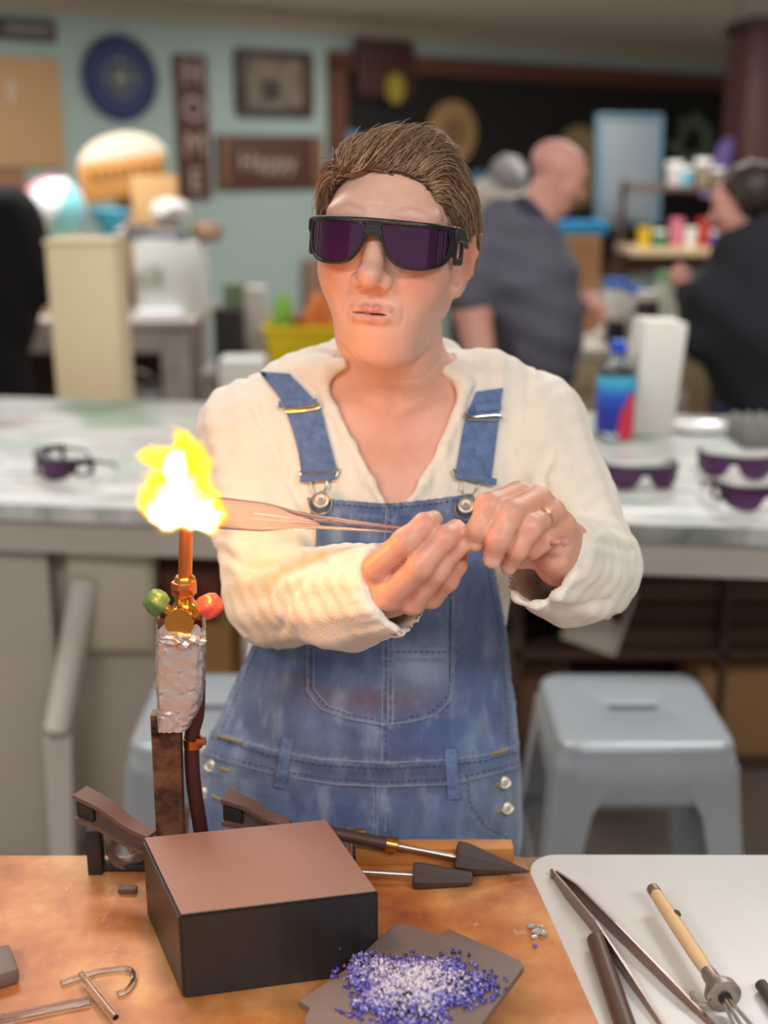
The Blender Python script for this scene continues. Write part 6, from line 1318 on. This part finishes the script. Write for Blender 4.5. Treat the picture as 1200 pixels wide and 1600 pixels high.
def mn(a_, b__): m = N_.new('ShaderNodeMath'); m.operation = 'SMOOTH_MIN'; m.inputs[2].default_value = .35; Lk.new(a_, m.inputs[0]); Lk.new(b__, m.inputs[1]); return m.outputs[0]
core = mn(mn(lobe(272, 792, 46, 36), lobe(312, 802, 38, 26)), lobe(278, 745, 24, 46)); outer = mn(mn(mn(lobe(276, 775, 68, 60, .030), lobe(296, 728, 38, 52, .026)), mn(lobe(248, 716, 34, 24, .02, -.5), lobe(282, 700, 22, 40, .02))), lobe(325, 800, 36, 34, .024))
def mr_(s_, a_, b__, lo_, hi_): m = N_.new('ShaderNodeMapRange'); m.interpolation_type = 'SMOOTHSTEP'; m.inputs[1].default_value = a_; m.inputs[2].default_value = b__; m.inputs[3].default_value = lo_; m.inputs[4].default_value = hi_; Lk.new(s_, m.inputs[0]); return m.outputs[0]
FLC, FLO = 240., 85.
e1n = N_.new('ShaderNodeEmission'); e1n.inputs[0].default_value = (1, .92, .80, 1); Lk.new(mr_(core, 1.08, .74, 0, FLC), e1n.inputs[1])
e2n = N_.new('ShaderNodeEmission'); e2n.inputs[0].default_value = (1, .50, .0, 1); Lk.new(mr_(outer, 1.05, .62, 0, FLO), e2n.inputs[1])
adn = N_.new('ShaderNodeAddShader'); Lk.new(e1n.outputs[0], adn.inputs[0]); Lk.new(e2n.outputs[0], adn.inputs[1]); ab = N_.new('ShaderNodeVolumeAbsorption'); ab.inputs[0].default_value = (1, .93, .0, 1); Lk.new(mr_(outer, 1.05, .62, 0, 70.), ab.inputs[1]); ad2 = N_.new('ShaderNodeAddShader'); Lk.new(adn.outputs[0], ad2.inputs[0]); Lk.new(ab.outputs[0], ad2.inputs[1]); Lk.new(ad2.outputs[0], out.inputs['Volume']); mfl.cycles.volume_step_rate = .25 if hasattr(mfl.cycles, 'volume_step_rate') else 1
try: mfl.volume_intersection_method = 'ACCURATE'
except Exception: pass
b0 = bmesh.new(); bmesh.ops.create_icosphere(b0, subdivisions=3, radius=1)
MB().bm(b0, Matrix.Translation(FC+Vector((0, 0, .004))) @ Matrix.Diagonal((.060, .040, .070, 1))).build('burning_gas', mfl, fl)
pl_ = bpy.data.lights.new('flame_light', 'POINT'); pl_.energy = 1.6; pl_.color = (1, .32, .03); pl_.shadow_soft_size = .025; plo = bpy.data.objects.new('flame_light', pl_); COL.objects.link(plo); plo.parent = fl; plo.location = (0.012, -.030, -.008)
# ---------------------------------------------------------------- glass tube held in the flame
m_gl = mat('hot_glass', (255, 234, 228), rough=.03, trans=1., ior=1.30)
t_ = thing('glass_tube', 'hot clear glass tube drawn to a thin rod between both hands', 'glass tube', W(480, 805, .98))
ga = W(316, 799, .982); gb = W(636, 829, .982); axg = (gb-ga); Lg = axg.length; axg.normalize(); kg = PX(.982, 800)
pr = [(0, 25), (.06, 25.5), (.18, 25), (.30, 23.5), (.38, 19), (.46, 14.5), (.56, 11), (.70, 8.5), (.85, 6.5), (1.0, 5.2)]
outp = [(r_*kg, q*Lg) for q, r_ in pr]; inp = [(max(.0006, (r_*(.90 if q < .4 else .72)-.2)*kg), q*Lg) for q, r_ in pr[::-1]]
MB().lathe(outp+inp, ga, axg, 36, closed=True).build('tube', m_gl, t_, angle=60)
MB().tube(curve([gb-axg*.004, W(680, 834, .985), W(727, 838, .978), W(735, 838, .972), W(790, 846, .975), W(845, 850, .968), W(868, 847, .955), W(886, 849, .957)], 5), .0022, 8).build('drawn_rod', mat('pink_hot_glass', (244, 180, 168), rough=.08, trans=.35, ior=1.35), t_)
MB().blob(W(882, 848, .953), (.0045, .0035, .003), 2, .25, 2).build('glass_tip', mat('pink_hot_glass', (0, 0, 0)), t_)
# ---------------------------------------------------------------- tool rest with two channel arms
m_iron = mat('brown_iron', (112, 88, 80), rough=.55, metal=.3, var=.15, vscale=20); m_dki = mat('dark_iron', (50, 44, 44), rough=.6, metal=.2)
rest = thing('tool_rest', 'brown iron rest with two channel-shaped arms behind the graphite block', 'tool rest', (T(280, 1400).x, 1.03, BZ))
def channel(a_, b__, hgt, wid, name='channel_arm'):
    d = (b__-a_).normalized(); s_ = d.cross(Vector((0, 0, 1))).normalized(); mb = MB(); cv = curve([a_, a_.lerp(b__, .35)+Vector((0, 0, .002)), a_.lerp(b__, .7)-Vector((0, 0, .002)), b__], 4); n = len(cv)
    for dz_, hh_, ww_ in ((hgt, .0022, wid), (-hgt, .0022, wid), (0, hgt, .0015)):
        vs = []
        for i, p in enumerate(cv):
            tap = 1-.35*i/(n-1); z_ = dz_*tap
            for sx_, sz_ in ((-1, -1), (1, -1), (1, 1), (-1, 1)): vs.append(p+s_*ww_*sx_*(tap if dz_ else 1)+Vector((0, 0, z_+hh_*sz_*(tap if not dz_ else 1))))
        fs = [(i*4+k, i*4+(k+1) % 4, i*4+4+(k+1) % 4, i*4+4+k) for i in range(n-1) for k in range(4)]+[(0, 1, 2, 3), (4*n-4, 4*n-3, 4*n-2, 4*n-1)]; mb.add(vs, fs)
    o = mb.build(name, m_iron, rest); MB().blob(a_+Vector((0, -.0022, 0))+d*.012-s_*0, (.0028, .0016, .0028), 2).build('rivet', m_steel, o)
    MB().box(a_+d*.010, (.020, wid*1.2, hgt*1.8), .001, rot=Matrix.Rotation(math.atan2(d.y, d.x), 4, 'Z')).build('end_block', m_dki, o); return o
channel(T(126, 1256, .02), T(238, 1318, -.02), .0125, .010); channel(T(352, 1262, .03), T(452, 1300, .01), .0125, .010)
p_ = T(146, 1290, .03); MB().box((p_.x, 1.03, (BZ+p_.z)/2-.002), (.015, .015, p_.z-BZ), .002).build('post', m_dki, rest); p_ = T(372, 1275, .03); MB().box((p_.x+.004, 1.03, (BZ+p_.z)/2-.003), (.015, .015, p_.z-BZ), .002).build('post', m_dki, rest)
MB().box(((T(146, 1290, .03).x+T(372, 1290, .03).x)/2, 1.033, BZ+.004), (T(372, 1290, .03).x-T(146, 1290, .03).x+.014, .012, .008), .002).build('cross_bar', m_dki, rest)
# ring clamp
c = G(196, 1362, BZ)+Vector((0, .01, .020)); t_ = thing('ring_clamp', 'dark iron ring clamp with a bright screw left of the block', 'clamp', (c.x, c.y, BZ))
MB().lathe([(.012, -.006), (.019, -.007), (.0195, 0), (.019, .007), (.012, .006)], c, Vector((.35, -1, .25)), 28, closed=True).build('ring', m_iron, t_); MB().lathe([(0, 0), (.0035, 0), (.0035, .026), (.005, .027), (.005, .031), (0, .031)], c+Vector((.006, 0, -.004)), (-.3, -.2, 1), 12).build('screw', m_steel, t_)
# T screw
c = G(548, 1345, BZ); c.y = 1.045; t_ = thing('t_handle_screw', 'brass T-handled screw standing behind the graphite block', 'screw', (c.x, c.y, BZ)); ztp = W(548, 1302, c.y).z
MB().lathe([(.009, 0), (.009, .004), (.0042, .006), (.0042, ztp-BZ+.006), (0, ztp-BZ+.006)], (c.x, c.y, BZ), n=14).build('shank', m_steel, t_); MB().tube([(c.x-.012, c.y, ztp), (c.x+.014, c.y, ztp)], .0048, 12).build('crossbar', m_brs, t_)
# reamers
def reamer(label, base, tip, rb, rt, shaft_from, handle_to, m, sr=.003, oct_=8, ferrule=True):
    d = (tip-base).normalized(); t = thing('graphite_reamer', label, 'reamer', (base.x, base.y, BZ), 'graphite reamers behind the block')
    MB().lathe([(0, 0), (rb*.92, 0), (rb, .002), (rb*.98, .012), (rt, (tip-base).length-.001), (rt*.6, (tip-base).length), (0, (tip-base).length)], base, d, oct_).build('cone', m, t, angle=25)
    MB().tube([shaft_from, base+d*.002], sr, 10).build('shaft', m_steel, t)
    if ferrule: MB().lathe([(0, 0), (.0078, 0), (.0078, .011), (.005, .012), (0, .012)], shaft_from-d*.008, d, 18).build('ferrule', m_brs, t)
    MB().tube([handle_to, shaft_from-d*.006], [.006, .0068], 14).build('handle', mat('dark_handle', (70, 52, 46), rough=.5), t)
m_rm = mat('reamer_graphite', (74, 64, 64), rough=.6, var=.15, vscale=30, bump=.4, bscale=200)
rb = .0165; by = G(712, 1362, BZ).y; b0_ = W(712, 1335, by); b0_.z = BZ+rb; tpp = W(828, 1345, by-.004); b0_ = W(712, 1336, by); b0_.z = BZ+rb
tpp = Vector((W(828, 1345, by-.006).x, by-.006, BZ+.004)); d_ = (tpp-b0_).normalized(); s_ = b0_-d_*.062
reamer('large pointed octagonal graphite reamer with a brass ferrule', b0_, tpp, rb, .0012, s_, s_-d_*.07, m_rm)
rb = .0125; by2 = G(645, 1396, BZ).y+.012; b0_ = Vector((W(645, 1380, by2).x, by2, BZ+rb)); tpp = Vector((W(738, 1380, by2).x, by2-.0, BZ+.0085)); d_ = (tpp-b0_).normalized(); s_ = b0_-d_*.06
reamer('small blunt graphite reamer in front of the large pointed one', b0_, tpp, rb, .0065, s_, s_-d_*.03, m_rm, ferrule=False)
a_ = G(556, 1342, BZ); a_.y = yE-.016; b__ = G(800, 1342, BZ); b__.y = yE-.014
MB().box(((a_.x+b__.x)/2, yE-.012, BZ+.0095), (b__.x-a_.x, .018, .019), .0012).build('wood_strip', mat('orange_slat', (190, 128, 66), rough=.5, var=.12, vscale=12), label='orange wooden strip along the bench edge behind the reamers', cat='wood strip')
# small things
c = G(200, 1394, BZ); tagp(MB().box(c+Vector((0, 0, .003)), (.018, .008, .006), .0015).build('iron_chip', m_iron), 'small brown iron chip left of the graphite block', 'chip')
c = G(-2, 1540, BZ); tagp(MB().box(c+Vector((-.01, .01, .008)), (.042, .040, .015), .003, rot=Matrix.Rotation(.5, 4, 'Z')).build('graphite_tile', m_pl), 'small dark graphite tile at the left edge', 'tile')
for k, (u_, v_, s_) in enumerate(((828, 1450, .004), (838, 1458, .0055), (848, 1462, .0045), (834, 1466, .0035), (844, 1450, .003))): tagp(MB().blob(G(u_, v_, BZ)+Vector((0, 0, s_*.5)), (s_, s_*.8, s_*.6), 1, .35, k).build('glass_shard', mat('shard_glass', (196, 206, 206), rough=.1, metal=.4)), 'grey glass shard right of the frit plate, %s' % ('leftmost of the group', 'the largest, brightest one', 'rightmost of the group', 'nearest the camera', 'farthest and smallest')[k], 'shard', 'grey shards on the hardboard')
tagp(MB().blob(G(836, 1480, BZ)+Vector((0, 0, .0015)), (.0025, .002, .0018), 1, .2, 9).build('violet_chip', mat('violet_chip', (120, 96, 200), rough=.15)), 'tiny violet glass chip below the grey shards', 'chip')
m_gl2 = mat('clear_glass', (244, 246, 246), rough=.04, trans=1., ior=1.45)
tagp(MB().tube([G(-30, 1603, BZ)+Vector((0, 0, .0035)), G(140, 1568, BZ)+Vector((0, 0, .0035))], .0033, 12).build('glass_rod', m_gl2), 'clear glass rod at the bottom left corner', 'glass rod')
tagp(MB().tube([G(128, 1536, BZ)+Vector((0, 0, .0095)), G(182, 1605, BZ)+Vector((0, 0, .0095))], .0028, 12).build('glass_rod', m_gl2), 'thin clear glass rod slanting under the glass loop', 'glass rod')
tagp(MB().tube([q+Vector((0, 0, .0026)) for q in curve([G(96, 1540, BZ), G(150, 1522, BZ), G(196, 1517, BZ), G(210, 1530, BZ), G(200, 1550, BZ), G(184, 1557, BZ)], 5)], .0024, 10).build('glass_loop', m_gl2), 'bent clear glass loop on the hardboard at left', 'glass loop')
# tweezers
ZS = ZW_; m_tw = mat('tweezer_steel', (150, 128, 120), rough=.3, metal=.8, var=.06, vscale=20)
t_ = thing('tweezers', 'long open steel tweezers on the white sheet', 'tweezers', G(980, 1480, ZS))
def strip(pts, ws, h0, h1, th):
    vs = []; n = len(pts)
    for i, p in enumerate(pts):
        d = (pts[min(i+1, n-1)]-pts[max(i-1, 0)]).normalized(); s_ = d.cross(Vector((0, 0, 1))).normalized(); z_ = h0+(h1-h0)*i/(n-1)
        for sx_, sz_ in ((-1, 0), (1, 0), (1, 1), (-1, 1)): vs.append(Vector((p.x, p.y, ZS))+s_*th/2*sx_+Vector((0, 0, .0006+ws[i]*sz_+z_)))
    return MB().add(vs, [(i*4+k, i*4+(k+1) % 4, i*4+4+(k+1) % 4, i*4+4+k) for i in range(n-1) for k in range(4)]+[(0, 1, 2, 3), tuple(range(4*n-4, 4*n))])
A_ = [G(u_, v_, ZS) for u_, v_ in ((864, 1372), (885, 1404), (930, 1460), (985, 1540), (1040, 1615))]; B_ = [G(u_, v_, ZS) for u_, v_ in ((866, 1370), (900, 1400), (960, 1462), (1040, 1540), (1118, 1612))]
strip(A_, [.008, .013, .014, .011, .005], 0, .0, .0022).build('arm', m_tw, t_, smooth=False); strip(B_, [.008, .013, .014, .011, .005], 0, .0, .0022).build('arm', m_tw, t_, smooth=False)
MB().box(A_[0]+Vector((0, 0, .005)), (.006, .005, .009), .001).build('joint', m_tw, t_)
tagp(MB().tube([G(930, 1482, ZS)+Vector((0, 0, .0092)), G(990, 1660, ZS)+Vector((0, 0, .0092))], [.0082, .0090], 16).build('carbon_rod', mat('brown_carbon', (92, 70, 62), rough=.4, var=.12, vscale=30)), 'thick dark brown carbon rod beside the tweezers', 'rod')
tagp(MB().tube([G(1188, 1548, ZS)+Vector((0, 0, .0062)), G(1250, 1640, ZS)+Vector((0, 0, .0062))], .0055, 14).build('dark_rod', mat('dark_rod', (70, 56, 56), rough=.5)), 'short dark rod at the right edge of the white sheet', 'rod')
# wooden handled claw tool
hz = .020; t_ = thing('claw_tool', 'wooden-handled claw holder with a steel collar on the white sheet', 'holder', G(1090, 1520, ZS)); m_hw = mat('pale_handle_wood', (226, 194, 148), rough=.45, var=.08, vscale=25, stretch=(1, 1, 4))
h_a = G(1022, 1392, ZS+hz); h_b = G(1108, 1522, ZS+hz); d = (h_b-h_a).normalized(); L_ = (h_b-h_a).length
MB().lathe([(0, 0), (.0055, .001), (.0062, .012), (.0066, L_*.3), (.0066, L_*.8), (.0056, L_), (0, L_)], h_a, d, 20).build('handle', m_hw, t_); MB().lathe([(0, -.001), (.0058, -.001), (.0062, .008), (.0056, .009), (0, .009)], h_a-d*.003, d, 18).build('end_cap', mat('dull_tin', (150, 132, 112), rough=.4, metal=.6), t_)
MB().blob(h_a+d*.040+Vector((.004, -.002, .0042)), (.0042, .006, .0025), 2).build('dark_knot', mat('dark_knot', (88, 60, 36)), t_)
MB().lathe([(.0058, -.004), (.0068, 0), (.0072, .010), (.0145, .022), (.0150, .029), (.0135, .030), (.006, .030), (0, .030)], h_b, d, 28).build('collar', mat('worn_steel', (176, 160, 150), rough=.35, metal=.8, var=.1, vscale=30), t_)
MB().lathe([(0, 0), (.0055, 0), (.0055, .003), (0, .003)], h_b+d*.030, d, 18).build('hub', m_dki, t_)
o_ = h_b+d*.031; side = d.cross(Vector((0, 0, 1))).normalized()
for k, (sx_, sz_) in enumerate(((-.003, .002), (.002, .003), (.004, -.002), (0, -.003))): MB().tube([o_+side*sx_*.5+Vector((0, 0, sz_*.5)), o_+d*.05+side*sx_*2.4+Vector((0, 0, sz_)), o_+d*.10+side*sx_*3.4+Vector((0, 0, sz_-.004))], .0016, 8).build('prong', m_steel, t_)
MB().tube(curve([o_+d*-.002-side*-.013, o_+d*.004-side*-.020, o_-d*.004-side*-.026, o_-d*.012-side*-.024], 4), .0018, 8).build('hook', m_steel, t_)
